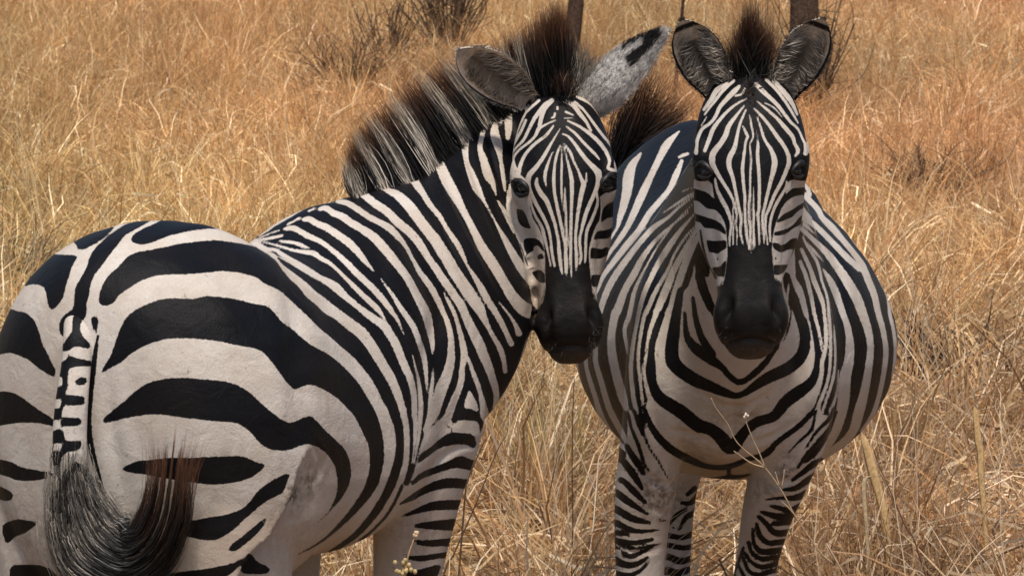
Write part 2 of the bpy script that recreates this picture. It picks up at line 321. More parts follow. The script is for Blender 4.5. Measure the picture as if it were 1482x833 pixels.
HEAD1 = """
B 690,100 930,100 930,560 690,560
W 736,150 748,146 764,160 752,185 745,205 742,230 747,248 764,262 768,280 767,300 771,316 780,330 787,350 789,378 789,400 791,440 775,450 755,400 738,345 728,300 727,240 730,200
W 868,282 905,270 905,300 902,370 890,410 874,430 868,445 857,445 857,420 855,400 853,385 852,362 856,345 861,330 868,318 870,300
w 750,250,9 745,242,6 741,225,4
B 747,301.6 757,303.6 762,313 766,324 769,331 762,330.5 757,328.5 752.7,325 749.4,318.5 748,310
B 757.5,347 762,344.3 774.4,344.3 781,348 786.5,356.4 788.5,364.5 784,362 778.4,355 773,356.4 771.7,363 766,366 763.6,371 761,366 758,358
B 777,371 781,367 785,367 788,374 782.5,375 779,376
B 769,393.5 781,389.5 788.5,395.6 789,410 780,408 774.4,402
b 752,352,1.5 758,368,2 764,385,2
B 873,301 881,294 890,291 900,291 900,313 880,315 873,320 869.5,322.6 870,313
B 858.7,347 861,339 865,334 877,333 885,330 888.5,324 895,324 895,337 885,340 879.6,345.6 869,345.6
B 854.7,359 858,358 870,360.5 878,357 881.7,359 880,368.6 874,372 867.5,374.7 858,374 854,374
B 856,397 871.5,397.6 870,406 869,413 858,416 855,408
b 889,343,2 887.7,367,3 878,385,4
w 814,206,1.5 813,232,3 813,240,4 812.5,253.7,4 812.5,274,4 814,294,2.5 814.6,306,.8
w 811.5,209,1.5 807,220,4 804,232,4.5 802.7,240,4.5 801.4,260.5,6 802.7,279.4,5.5 806.8,301,5.5 811,320,5.5 815,340,5 818,356,4.5 819,375,7 819.6,390,5.5 819.6,399,2
w 818,271,1.5 818,287.5,3.5 819,307.7,4 819.6,332,4 821,350,3.5 820,362,3.5
w 817,212,1 819.6,226,3 823,240,4.5 827,257.8,7 827.7,276.7,7 827,301,5 826.3,332,5 826.3,347,4.5 826,374,4.5 827,401,2
w 817.5,208,2 826,222,5 829.7,232,4 832.4,238,4 837,247,4 841,258,6 844.6,266,8.5 843,274,9 840.5,285,8 836.5,307.7,6 833.8,332,5 833,347,4.5 834.4,374,5.5 833.8,391,3
w 848.6,250,1.5 848.6,262,4
w 801,220,1.5 798.5,223,2 792,240,5 788.5,255,6 790,267,2.5 791,271,1
w 777,258.5,4 776.5,267,7 782.5,279.4,8.5 790.6,290,8.5 797,306,6.5 802.7,322.6,5.5 804.7,332,5 808,347,5 809.5,367,6.5 812,387.5,5.5 814,397,2
w 810.8,186,1.5 798.7,206,4 790.6,220,6 784,231,6.5 775,243,8 766,254,9.5 765,267,7 769,281,7 777,297,6.5 786.5,314.5,6 793,329,5.5 797,347,4.5 798.7,364.5,5 802.7,385,4
w 767,280,2.5 769,295.6,3.5 774.4,311.8,4.5 783.8,328,5.5 788,344,6 793,364.5,3.5 797,385,2.5
w 801,182,3 790.6,195.6,5 773,209,5.5 761,222.5,5.5 755.5,233,6 752,243,6.5 751.4,250,5 745,255,4
w 804,174,2.5 794.6,178,3 784,183.4,4.5 779.8,186,7 774.4,197,5 765,206.4,4.5 751.4,217,4 744,226.6,3.5 742.7,235,4 742.5,243,2
w 798.7,145.6,8 788,155,12 784,168,8 781,181,7
w 785,157,9 774.4,170,7 766,186,5.5 758,202,5 748.7,212,3.5 743,219,3
w 780,145.6,5 762,162,4 751,177,3
w 761,174,4.5 754,190,5 744.6,206,5.5 740.6,217,4 739,232,2
w 806.7,155,4 806.8,158,4
w 803,164,4 802,169,4 798,171,2.5
w 814,193.5,2.5 823,198,4 832.4,209,5.5 840.5,221,7 850,233,7.5 860.7,244,10 866,251,12 866,263,9 860.7,279.4,7 851,301,7 844.6,321,6.5 842,332,5 839,347,4.5 841,371,4.5 839,382,3
w 820,183.4,3 832.4,193,4.5 847,209,5 860.7,222.5,5 867.5,230.5,2.5
w 821.6,175,3 836.5,182,4.5 851,191.5,6 865,203.7,7 875.6,217,6.5 881,228,6 882,236,5 880,243,5 886,246,6 896,247,6
w 816,145.6,7 829.7,152.4,8 839,164.5,7.5 848.6,176.7,5.5 855,189,4.5
w 832,148,5 844.6,159,4 858,176.7,4.5 870,193,5 882,207.7,4 890,220,3
w 836,140,6 856.7,151,6.5 871.5,171,5.5 883.7,191.5,3 891,206,2
w 819,162,4.5 829.7,166.6,2
w 816,171,2 829,171,1.5
w 890.5,226,3 891,240,5 894,246,5
w 863.5,278,4 864.8,294,4.5 858,314.5,5.5 850,332,5.5 848,347,5 847.5,367,4.5 846.6,380,3
B 738,266 744,257 752,258 761,266 765,279 762,285 752,287 745,282
B 870,262 880,252 888,248 898,251 898,262 890,276 880,279 869,278
M 790,384 793,386 799,387 806,391 810,398 815,399 820,396 827,402 833,394 838,384 845,382 850,378 855,400 858,425 880,450 890,480 880,540 770,540 760,470 782,440 789,420
"""
HEAD2 = """
B 960,60 1220,60 1220,560 960,560
W 1000,258 1030,262 1033,285 1040,305 1050,325 1052,345 1053,372 1050,395 1048,412 1036,415 1022,395 1010,372 1002,345 1000,300
W 1138,262 1175,256 1176,290 1172,330 1166,368 1155,400 1138,414 1122,414 1120,395 1117,365 1118,345 1122,325 1130,305 1137,285
w 1085,167,2.5 1087.6,182,4 1090,195,3 1089,201,3 1085.5,210,2.5 1087,230.5,3.5 1086,250.7,3.5 1085.5,271,3.5 1085,284.5,4 1084,302,3.5 1085.5,330.5,4 1087,350.7,3.5 1087,365.6,1.5
w 1075.4,183,3 1080,193,5 1082,198,5 1079.5,205,4 1077,222,5 1074.7,244,6 1076,265.6,5.5 1078,284.5,5 1078,302,4.5 1079.5,330.5,4.5 1082,348,4.5 1084,361.5,1.5
w 1095.7,188,1.5 1096.4,202,2.5 1097,210,5 1096.4,226.5,6 1098.4,250.7,6 1099,271,5.5 1098.4,302,5 1097,310,4.5 1098.4,330.5,4 1099,354,2.5
w 1090,270,1.5 1090.3,284,2.5 1090.3,302,3.5 1091,310,4 1090.3,330.5,4 1091.6,350,4 1092,361,1.5
w 1095.7,169.6,2.5 1101,184.5,4 1105,198,5 1109,206,5 1116,217,7 1121,232,10 1120,244,9.5 1116,260,7 1110.5,282,5.5 1106,302,5 1103.7,312,4.5 1104.4,330.5,4 1105.8,352,2
w 1091.6,157.5,3 1103.7,169.6,5 1114.5,183,6 1125,198,7 1131,206,7 1139,219.7,7 1142,234.5,8 1137.5,248,7 1130.7,264,6.5 1121,282,6 1113,302,5.5 1109,312,4 1108,330.5,3.5 1111,354,2.5
w 1095.7,146.7,2.5 1110.5,159,4.5 1124,171,5.5 1136,184.5,7.5 1147,198,7 1150,207.5,6 1155,218,6.5 1151,226,4
w 1106.5,149,2 1120,156,2.5 1132,169.6,1.5
w 1094,122,8 1106.5,134.5,8 1124,150.7,6.5 1137.5,168,5.5 1144,176.4,5 1155,187,4 1162,202,4 1165,208,5 1166,216,6 1166,222,8
w 1109,115.6,5.5 1122.6,129,5.5 1135,145,5 1145.6,161.5,4.5 1155,178,2.5
w 1120,117,7 1137.5,137,9 1147,150.7,7 1153.7,165.6,4
w 1168,205,2 1171,220,5
w 1079.5,159,3 1071,179,4.5 1067,196,5.5 1063,214,8 1056.5,226.5,9.5 1055,240,8.5 1060.6,257.5,6.5 1064.6,276.4,5.5 1068.7,297,5 1072.7,317,4.5 1071.4,334.5,4.5 1075.4,353.4,2.5
w 1076.8,153.4,2.5 1066,167,5 1055,182,8 1050,196,9.5 1043,207.5,9 1032,222.4,11 1031,236,10 1036,246.7,7.5 1045.7,263,6 1055,277.7,5.5 1062,292.6,4.5 1066,310,3.5 1065,324,3 1066.6,334.5,2.5 1066.6,354.8,2
w 1080.8,142.6,2.5 1066,150.7,4 1052.5,161.5,5 1041.7,173.7,6 1032,187,7.5 1026,203,7 1020,218,6
w 1070,125,5 1064,131,9 1058,137,9 1043,153.4,7 1035,169.6,6 1027,179,5.5 1016,187,5.5 1009.3,202,6 1008.6,210,5 1007,221,8
w 1078,129,5 1074,136,3.5 1064,139,3
w 1062,117,5 1045.7,132,5.5 1037.6,142.6,5 1028,154.8,4 1020,165.6,3.5
w 1052.5,121,6 1037.6,130.5,9 1029.5,144,8 1018.7,158.8,5
w 1022.8,169.6,2 1014.7,181.8,2
w 1035,259,3.5 1037.6,273.7,5.5 1044.4,288.5,7.5 1053,305,7 1058,323.7,4 1056,344,4 1056,356,2.5
w 1060.6,290,1 1061,315,2.5 1061,354,2.5
B 1002,272 1010,274 1023,278 1033.6,287 1041,295 1051,308 1055,330 1052.5,334.5 1048.4,318 1041.7,310 1035,303.5 1022.8,302 1011,291 1002,290
B 1004,308 1010,310 1021.5,314 1035,318 1044.4,324 1050,333 1051,341 1041.7,334.5 1031,330.5 1018.7,330 1014,322 1004,320
B 1022,346.7 1032,348.7 1041.7,348 1051,347 1052,359 1044.4,363 1039,367.6 1033.6,365.6 1025.5,365 1024,357.5
B 1029.5,386.5 1041.7,386 1048.4,377.7 1051,376.4 1050,391 1048,402 1046,400 1039,400 1034,396
b 1013.5,333,2.5 1017.4,357.5,4 1022.8,377.7,4 1029.5,392.6,4 1036,402,4
b 1038.3,374,2.5 1038.3,375,2.5
B 1142,276.4 1147,272.3 1162,271 1175,270 1175,281 1162,282 1150,284 1141,289 1134,297 1126,311 1121,321 1119,314 1122,303 1128,293 1136,282
w 1138.8,262,2.5 1137.5,270,4 1133,279,5 1125,292.6,5.5 1120,303,5 1116,316,4.5 1114,330.5,4 1115,349,3
B 1122.6,322 1133,310 1144,305 1162,293 1172,291 1172,296 1155,305 1147,314 1133.4,319.7 1128,321.7
B 1120,336 1128,334 1140,330.5 1149.6,323.7 1159,311.6 1168,309 1168,320 1156.4,326.4 1148,330.5 1137.5,338.6 1128,341 1120,341
B 1118,350.7 1125,351.4 1130.7,354.8 1137.5,352 1145.6,345 1153.7,344 1154.4,350.7 1151,368 1145.6,379 1141.5,388.5 1145,372 1148,360 1140,361.5 1130.7,365.6 1124,363 1118.6,358.8
B 1119,383 1130.7,383 1141.5,382.4 1134.8,394 1126.7,398 1120,398
B 1135.5,398 1147,387 1153.7,373.7 1157.7,363 1157,378 1144,396
b 1122.6,373,2.5 1122.6,375,2.5
B 996,226.5 1012,229 1022.8,238.6 1031.6,249 1031,257.5 1025.5,261.5 1012,263 1004,259 1000,234.5
B 1148,236 1162,226.5 1180,225 1180,238 1174,262 1155,261.5 1141.5,257.5 1140,249
M 1055,362 1060,358 1067,356 1074,356 1080,360 1087,368 1093,366 1098,358 1104,355 1110,357 1116,357 1119,380 1121,402 1135,410 1150,435 1150,480 1130,530 1045,530 1020,480 1022,430 1047,408 1050,390 1052,374
"""
COAT2 = """
B 1030,120 1030,400 1010,402 985,425 958,455 946,500 940,540 942,560 932,600 940,640 950,690 902,672 880,660 840,620 815,560 820,480 850,380 870,240 930,190 990,150
w 983,190,2 965.6,208.6,11 955,228,9.5 943,252.5,9 930.5,279,11.5 918,307,10 907.7,329,8 893.7,350,7 885,362,5 870,385,4
w 927,222.6,4 914.7,240,12 909.5,257.7,16 907.7,275,14 902.5,298,11 897,315.6,8 893,330,4 880,350,4
w 986.7,233,5 978,254,9 969,273.5,7.5 953,293,8 939,310,9 925,333,9 907.7,354,9.5 888.4,378.4,8 873,399.5,6 867,415,4 850,450,5 840,490,5
w 995,222.6,4.5 983,227,4
w 1008,268,1.5 988,277,2.5
w 1009.5,275.5,2.5 988,289,4 960,307.7,1.5
w 1008,281,2 983,300,3.5 965.6,315.6,4.5 946,329,7.5 925,352,8 906,376.7,9 890,399.5,9.5 878,422,9 869,448.6,8 860,480,7 862,508,7 862,523.7,7.5 869,548,8 878,580,8.5 883,593.5,9 893.7,614.6,9 906,637,7
w 856,460,5 848,490,6 848,525.4,5.5 853,548,6.5 862,576,7 867,593.5,8 878,618,8 893.7,639,7.5 906,650,6
w 833,500,4 834,529,5 841,559,5 853,590,5 870,622,5 890,642,3
w 995,308,2.5 972.6,326,3.5 951.6,345,5 932,369.6,7.5 918,396,10 904,420.5,10 893.7,448.6,12 890,455,12 885,485,11 885.8,511,12.5 892,541,13 900.7,573,13 906,590,8
w 1003,295,1.5 983,315,2 957,348.6,2.5 941,375,2.5 928.8,397.7,3.5 918,422,5.5 911,455.6,7 904,476,6 907,500,4.5 908,512,2
w 1008,305,2 1002,313,3 985,333,6 966,360,9 948,390,7.5 932,425,7 924,455,6 920,476,5 915,505,6 913,537.7,6 916.5,573,6.5 921.7,598,6
w 1010,323,2.5 992,343,3.5 976,368,3.5 965.6,392.5,4.5 950,419,6 936,450,6.5 933,455,5.5 927,485,5 923.5,520,4.5 927,555,4.5 931.5,595,3.5
w 1012,326,4 994,357,7.5 976,389,9 964,419,11 951,450,10 950,455,9 941,481.6,7.5 935.8,511,4.5 932,537.7,4 937.5,564,6 943,583,8 950,600,10
w 1014,335,5 995.4,373,9.5 986.7,396,10.5 978,422,10.5 971,450,11 960,478,10 955,502.6,13 953,525,16
w 1005,382,1.5 1004,398,4 995.4,424,6 988.4,450,5 985,470,8
w 997,425,3 998.5,451,3.5 1005,474,4.5 1013,494,2
w 1005,405,4 1011,429,8 1018,452,12 1027,474,18 1041.7,495,25
w 1014,395,4 1021,408,5 1029.5,422,7 1035,433,5
W 958,470 965,500 975,530 1000,545 1030,515 1015,470 1020,455 1035,475 1050,490 1130,480 1145,440 1160,400 1185,470 1190,540 1186,590 1150,650 1186,640 1190,680 1160,850 870,850 880,730 905,665 908,648 908,600 912,590 935,620 940,610 942,560 946,500
b 991,452,5 992,470,7 995,488,10 1005,502,15 1017,511,17 1030.5,521,15 1044.5,531,10 1055,543,9 1065,551,9 1071,553,9 1083,547,9 1098.6,534,10 1111,520,9 1119,508,8 1128,496,8 1137,480,7 1141,462,8 1143,430,8
b 1003,430,5 1006,455,8 1013,482,10 1022,500,12 1030,512,13
b 1010,371,8 1015,408,14 1027,440,13 1036,455,10
b 985,420,10 979,453,14 975,481,18 972,508,20 975,525,21 988,538,20 1009,551,19 1030.5,560,16 1048,567,13 1062,572,10 1070,571.5,9 1080,567,10 1096,556,14 1114,545,17 1136,535,18 1153,523,18 1163,507,17 1165,485,16 1160,463,16 1152,440,16 1143,420,14 1138,400,12
b 958.6,453,9 950,476,10.5 943,502.6,10 943,534,13 944.6,555,14 953,573,17 969,585,19 986.7,596,20 1009.5,614.6,20 1027,620,18 1043,632,20 1053,644,22 1061,645,22 1069,636,17 1081,621,15 1097,609.5,15 1120,602,15 1135.5,583,18 1153,569,19 1172,555,15 1181,537.7,11 1183,516.7,8 1181,494,7 1176,467.5,7 1170,445,7 1162,420,8 1155,400,8
b 932,590,6 941,613,9 953,632,11 969,648,12 985,658,12 1004,667,11 1022,674,8 1044.5,676,8 1062,672.5,8 1071,669,8 1083,663.7,7 1100,660,9 1112.6,653,10 1123,641,8 1139,628.6,8 1158,614.6,8 1172,600,7.5 1181,590,7 1187,573,6.5 1193,552,5.5 1195,529,5 1198,502,4 1199,480,3.5
b 927,590,4 930,620,5 939,646,4 953,667,4 965.6,690,3
b 909.5,600,5 914.7,621.6,5 923.5,642.6,6 932,669,5 939,681,3
b 918,595,6 924,613,6 930,628,5
b 908,646,8 914.7,658.4,10 925,672.5,11 932,685,6
b 905,670,10.5 918,688,11 929,706,6
b 898,694,9 904,697,9 918,711,10 934,727,6
b 892,712,10 905,722,11 918,731,9 937,743,5
b 886,734,11 895,738,11 916,750,11 941,756,5
b 884,756,10 894,757,10 912.6,766,8 934,768.6,6 955,765,3
b 884,770,8 894,770.5,8 911,773,5
b 884,782,9 895,782.6,9 918,785,8 944,780,6
b 884,792,5 895,792,5 912,793,4 937,790.5,5 956.5,785,3
b 902,801,7 914,804.5,8 928,799,6 944,790.5,4
b 882,806,12 893,811.6,12 907,817,10 923,815,8 937,806,5
b 880,827,9 891.6,829,9 909,832,8 925,826,6 940,812,3
b 953,752,4 965,753,3
b 1017,693,2 1044.5,691,5 1055,690,7 1071,689,5 1086,686,4
b 1055,678,6 1055,690,6
B 1150,395 1150,225 1180,215 1250,300 1300,380 1320,480 1320,560 1280,640 1200,690 1180,672 1186,650 1208,600 1190,600 1186,590 1190,545 1186,515 1182,490 1176,455 1165,420 1158,400
w 1190,240,5 1195,261,7.5 1198.6,284,7.5 1210,313,7 1226.7,333,5 1246,359,4.5 1262,384,3 1274,406.5,3.5 1284.6,429,4 1288,455,5 1293,476,5 1296,502.6,5 1295,525,5 1291.6,548,4
w 1165,261,7 1172,282,6
w 1164,282,8 1183,302,8 1190,315,8 1204,329,10 1221,348.6,8 1237,368,8 1247.7,384,10 1256.5,405,10 1265,426,9.5 1271,452,8.5 1277.5,476,8 1282,502.6,7.5 1281,525,7.5 1277.5,548,7 1272,573,6.5 1265,595.6,7 1256.5,611,6 1246,623,3
w 1160,312,9 1183,329,8 1204,350,8 1223,369.6,9 1244,389,8
w 1160,300,6 1172,315.6,6
w 1163.5,324,6 1179,338,1
w 1160,331,6 1179,348.6,7 1198.6,368,10 1214,389,12 1228,410,14 1240.7,433,14.5 1249,455.6,13 1256.5,478,11 1260,502.6,9.5 1258,525,10.5 1254.7,548,11.5 1249.5,573,13 1243,596,15 1235.4,621.6,13 1221.4,639,11 1200,655,10 1181,669,4
w 1162,343,3 1169,357,3.5 1183,380,4.5 1190,408,3.5 1197,429,3.5 1200,455,4.5 1202,485,4.5 1202,516.7,4 1198.6,548,4.5 1190,573,5 1181,595.6,5
w 1169,352,2 1180,365,4 1191.6,378,1
w 1190.7,389,2 1200,403,8 1209,422,10 1219,451,9 1226.7,473,9 1230,497,12 1228.4,523.7,14 1223,545,17 1221.4,573,17 1218,594,16 1211,620,13 1198.6,642.6,11 1181,663.7,5
w 1160,361,5 1172,387,6 1179,408,7 1190,436,6 1193,455,4.5 1195,476,5 1195,502.6,5.5 1190,523.7,6 1188,548,6 1179,573,6.5 1172,590,7
w 1158,378.4,5 1167,401,6 1174,429,6 1179,455.6,5 1186,481.6,4 1190,508,2.5
w 1147.7,401,6 1158,422,9 1167,455.6,7
w 1207,470,1 1208,490,3 1209,520,3 1205.6,548,4 1197,576,4 1190,595.6,4
w 1213.6,535,1.5 1211,569,3 1202,595.6,6
w 1141.6,412,3 1139,436,3.5 1142,453,3.5 1137,476,3 1130,499,3 1126.7,508,2
b 1181,594,4 1174,621.6,5 1158,637,4 1141,655,2
b 1207,590,5 1200,606,6 1183,623,5 1165,649.6,3
b 1211,595,4 1200,620,6 1186,637,7 1167,658,6 1155,676,5
b 1196,634,4 1179,655,9 1165,665.4,9
b 1188,666,9 1176,672,10 1162,683,8 1146,695,5
b 1182,686,10 1170.5,693.5,10 1151,706,8 1133.7,708,5
b 1176,710,11 1165,714.6,11 1149.5,720,9 1130,720,5 1109,722.5,3
b 1114,731,4 1126,734,7 1144,738,9 1156,732.6,9 1170,728,9
b 1102,740,5 1123,746.6,10 1140,747.5,11 1158,747,10
b 1098,746.6,6 1109,757,8 1119,769,9 1130,771,10 1145,769,9
b 1121,757,8 1140,756,7 1150,756,7
b 1095,757,5 1100,775,8 1112,785,8 1126,784,9 1140,783,9
b 1089.5,765,5 1091,785,6 1102,797.5,9 1124.6,796,9 1135,796,8
b 1083,784,6 1089.5,801,6 1103.5,808,8 1121,806,8 1132,806,8
b 1078,800,6 1088,813,6 1103.5,820,8 1121,816,8 1130,815,8
b 1075,806,5 1084,825.6,6 1098,831,7 1119,825.6,7 1130,824,7
b 1068,817,5 1077,833,6
b 1076,792,5 1068,814,5 1058,838,5
b 1060,827,5 1066,838,5
"""
COAT2_HIND = """
b 995,715,6 1005.6,706,8
b 986,727,5 1000,727,8 1011,713,6
b 965,758,5 969,757,5 979,745,7 993,736,5
b 983,766,4 993,748,8 1007,739.6,9 1016,720,7
b 975,763,4 976,764,4
b 962,774,8 972,775,8 988,777,8 1009,768,9 1021,759,6
b 1009,747,6 1023,740,5 1030,738,5
b 962,788,8 972,789,8 991.6,792,8 1012.6,785,6 1020,780,5
b 960,804,10 970.5,806,10 986,811.6,10 1009,803,7
b 960,825,12 969,826,12 981,829,12 1000,822,8
b 1021,711.6,9 1036,703,7
b 1018,719,6 1026,729,6
b 1055,700,8 1077,708,8 1095,722,8
b 1055,716,7 1084,721,5 1090,722,5
b 1055,731,5.5 1090,731,5.5
b 1055,741.5,5 1090,744,4
b 1055,752,5 1090,753,4
b 1055,764,5 1090,765,5
b 1055,777,5 1090,777,5
b 1050,790,6 1090,789,5
b 1050,804,6 1090,803,5
b 1050,818,6 1090,818,5
b 1050,831,6 1090,831,5
"""

def read_marks(text):
    out = []
    for ln in text.strip().splitlines():
        k, *pts = ln.split(); out.append((k, np.array([[float(q) for q in p.split(',')] for p in pts])))
    return out

def dist_seg(p, a, b):
    d = b - a; t = np.clip(((p - a) @ d) / (d @ d + 1e-9), 0, 1); return np.hypot(*(p - a - t[:, None] * d).T), t

def mark_dist(kind, P, q):
    """Signed distance (negative inside) from chart points q to one marking."""
    if kind in 'BWM':
        P = np.vstack([P, P[:1]]); ins = np.zeros(len(q), bool); dm = np.full(len(q), 1e9)
        # soften corners once
        A = P[:-1]; Bn = P[1:]; P = np.stack([.82 * A + .18 * Bn, .18 * A + .82 * Bn], 1).reshape(-1, 2); P = np.vstack([P, P[:1]])
        for a, b in zip(P[:-1], P[1:]):
            dm = np.minimum(dm, dist_seg(q, a, b)[0])
            c = (a[1] > q[:, 1]) != (b[1] > q[:, 1])
            if a[1] != b[1]: ins ^= c & (q[:, 0] < (b[0] - a[0]) * (q[:, 1] - a[1]) / (b[1] - a[1]) + a[0])
        return np.where(ins, -dm, dm)
    Q = catmull(P, 4) if len(P) > 2 else P; dm = np.full(len(q), 1e9)
    for a, b in zip(Q[:-1], Q[1:]):
        d, t = dist_seg(q, a[:2], b[:2]); dm = np.minimum(dm, d - .5 * (a[2] + (b[2] - a[2]) * t))
    return dm

def coat(text, q, thin=1.0):
    """Coat field over chart points: negative where the hair is black; and the muzzle field."""
    f = np.full(len(q), 14.0); m = np.full(len(q), 14.0)
    for k, P in read_marks(text):
        lo = P[:, :2].min(0) - 26; hi = P[:, :2].max(0) + 26
        s = np.nonzero((q[:, 0] > lo[0]) & (q[:, 0] < hi[0]) & (q[:, 1] > lo[1]) & (q[:, 1] < hi[1]))[0]
        if len(s) == 0: continue
        if k == 'w': P = P * np.array([1, 1, thin])
        d = mark_dist(k, P, q[s])
        if k in 'Bb': f[s] = np.minimum(f[s], d)
        elif k == 'M': m[s] = np.minimum(m[s], d)
        else: f[s] = np.maximum(f[s], -d)
    return np.clip(f, -14, 14), np.clip(m, -14, 14)

def chart(co):
    """Chart coordinates of skin points: the pattern is laid on along the sight lines it was drawn from."""
    q = co - CAM; z = q[:, 1] * _cp - q[:, 2] * _sp; y = q[:, 1] * _sp + q[:, 2] * _cp
    return np.stack([741 + FOC * q[:, 0] / z, 416.5 - FOC * y / z], 1)

def near(parts_mesh, co, r):
    v, f = parts_mesh; t = BVHTree.FromPolygons([tuple(p) for p in v], f); 
    out = np.zeros(len(co), bool); lo = v.min(0) - r; hi = v.max(0) + r
    for i in np.nonzero(((co > lo) & (co < hi)).all(1))[0]:
        out[i] = t.find_nearest(Vector(co[i]), r)[0] is not None
    return out
VOX = 0.006
def zebra_skin(k):
    """One continuous skin with its coat fields, in world position."""
    parts = (zebra1_parts if k == 1 else zebra2_parts)()
    o, l, a, n = HF1 if k == 1 else HF2; hs = HS1 if k == 1 else HS2
    def head_box(co):
        q = co - o; s = q @ a; return ((s > -.03) & (s < .54) & (np.abs(q @ l) < .125) & (q @ n > -.13)).astype(float) - .5
    head = parts[-3]
    me = fuse(parts, VOX, 14, head_box)
    soften(me, k)
    shape_face(me, o, l, a, n, hs, k)
    co = verts_of(me); nr = normals_of(me); q = chart(co)
    vd = CAM - co; vd /= np.linalg.norm(vd, axis=1)[:, None]; face = (nr * vd).sum(1)
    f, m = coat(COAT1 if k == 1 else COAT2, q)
    P, F, Rv = (P1, F1, R1) if k == 1 else (P2, F2, R2)
    x = (co - P) @ Rv; t = (co - P) @ F; z = co[:, 2]
    # the side turned away: the mirrored coat on the trunk, plain bands elsewhere
    band = lambda u, per: (np.abs((u / per) % 1.0 - .5) - .25) * per / .00125
    plain = np.where(z < .78, band(z + .25 * np.abs(t), .045), band(t + .35 * (z - .9) * np.sign(t), .085))
    mirror = coat(COAT1, chart(co - 2 * x[:, None] * Rv))[0] if k == 1 else None
    back = face < .02
    if k == 1:
        f = np.where(back, np.where((t < .12) & (z > .62) & (x < 0), mirror, np.clip(plain, -14, 14)), f)
    else: f = np.where(back, np.clip(plain, -14, 14), f)
    if k == 1:
        far = near(parts[2], co, .012) & (z < .80) if False else (x < -.02) & (t > .02) & (z < .74) & (t < .3)
        g = coat(COAT1_FAR, q)[0]; f = np.where(far & ~back, g, f)
    else:
        hind = (t < -.30) & (z < .82) & (np.abs(x) < .2)
        g = coat(COAT2_HIND, q)[0]; f = np.where(hind & ~back, g, f)
    hd = near(head, co, .014) & (((co - o) @ n) > -.205)
    fh, mh = coat(HEAD1 if k == 1 else HEAD2, q, .80)
    f = np.where(hd & (face > -.25), fh, f); m = np.where(hd, mh, 14.0)
    s_ = (co - o) @ a; m = np.where(hd & (face <= -.1) & (s_ > .36 * hs), -8, m)
    return me, {'coat': f, 'muzzle': m, 'head': hd.astype(float)}

def soften(me, k):
    """Let neck, shoulder and trunk flow into each other."""
    co = verts_of(me)
    if k == 1: c = [(at(640, 440, 6.45), .20), (at(590, 560, 6.4), .16), (at(560, 300, 6.45), .14), (at(690, 500, 6.6), .11), (at(430, 500, 6.1), .10)]
    else: c = [(at(1062, 420, 6.95), .20), (at(960, 450, 7.0), .14), (at(1170, 440, 7.0), .14), (at(1060, 600, 6.85), .13), (at(960, 640, 6.95), .09), (at(1150, 640, 6.95), .09)]
    w = np.zeros(len(co))
    for p, r in c: w = np.maximum(w, np.clip(1.6 - np.linalg.norm(co - p, axis=1) / r, 0, 1))
    o, l_, a_, n_ = HF1 if k == 1 else HF2; dq = co - o
    hdist = np.maximum(np.maximum(np.abs(dq @ l_) - .11, np.abs(dq @ a_ - .25) - .27), np.abs(dq @ n_ + .08) - .14)
    w = w * np.clip(hdist / .05, 0, 1)
    e = np.empty(len(me.edges) * 2, np.int32); me.edges.foreach_get('vertices', e); e = e.reshape(-1, 2)
    n = len(co); deg = np.bincount(e.ravel(), minlength=n).astype(float)[:, None]
    for it in range(70):
        s = np.stack([np.bincount(e[:, 0], co[e[:, 1], j], n) + np.bincount(e[:, 1], co[e[:, 0], j], n) for j in range(3)], 1) / deg
        co = co + (s - co) * (.6 * w)[:, None]
    me.vertices.foreach_set('co', co.ravel()); me.update()

FOLDS1 = [(5, .004, (664, 186), (682, 240), (704, 300), (728, 360)), (4, .0035, (700, 178), (716, 240), (734, 300)), (6, .004, (636, 232), (664, 300), (700, 370), (735, 440)), (5, .003, (612, 262), (640, 330), (672, 400), (700, 450)),
          (12, .006, (640, 430), (618, 520), (608, 620)), (14, .005, (408, 372), (424, 450), (428, 540), (436, 640)), (18, .006, (520, 300), (545, 360), (560, 430)), (8, .004, (655, 500), (668, 570), (650, 620)), (10, .004, (150, 520), (160, 620), (180, 720)),
          (5, .003, (700, 640), (655, 650), (610, 690)), (20, .006, (250, 345), (330, 400), (380, 470)), (4, .003, (455, 640), (470, 670), (462, 700)), (3, .002, (350, 640), (352, 665), (346, 690))]
FOLDS2 = [(8, .005, (1062, 560), (1062, 610), (1062, 660)), (4, .003, (965, 620), (1000, 628), (1030, 640)), (4, .003, (1150, 610), (1115, 632), (1085, 640)), (10, .006, (962, 440), (948, 520), (946, 600), (960, 660)), (10, .006, (1176, 440), (1188, 520), (1184, 590), (1150, 660)),
          (5, .004, (908, 640), (930, 680), (958, 700), (990, 694)), (5, .004, (1185, 640), (1150, 690), (1110, 706)), (4, .003, (1000, 560), (1062, 590), (1120, 566)), (3, .002, (1010, 650), (1040, 640), (1060, 632)), (8, .004, (930, 300), (950, 380), (945, 440)), (8, .004, (1200, 330), (1215, 400), (1212, 480)),
          (4, .003, (1090, 740), (1110, 725), (1140, 716)), (3, .0025, (940, 730), (960, 742), (980, 738)), (4, .003, (895, 790), (925, 800), (960, 790))]
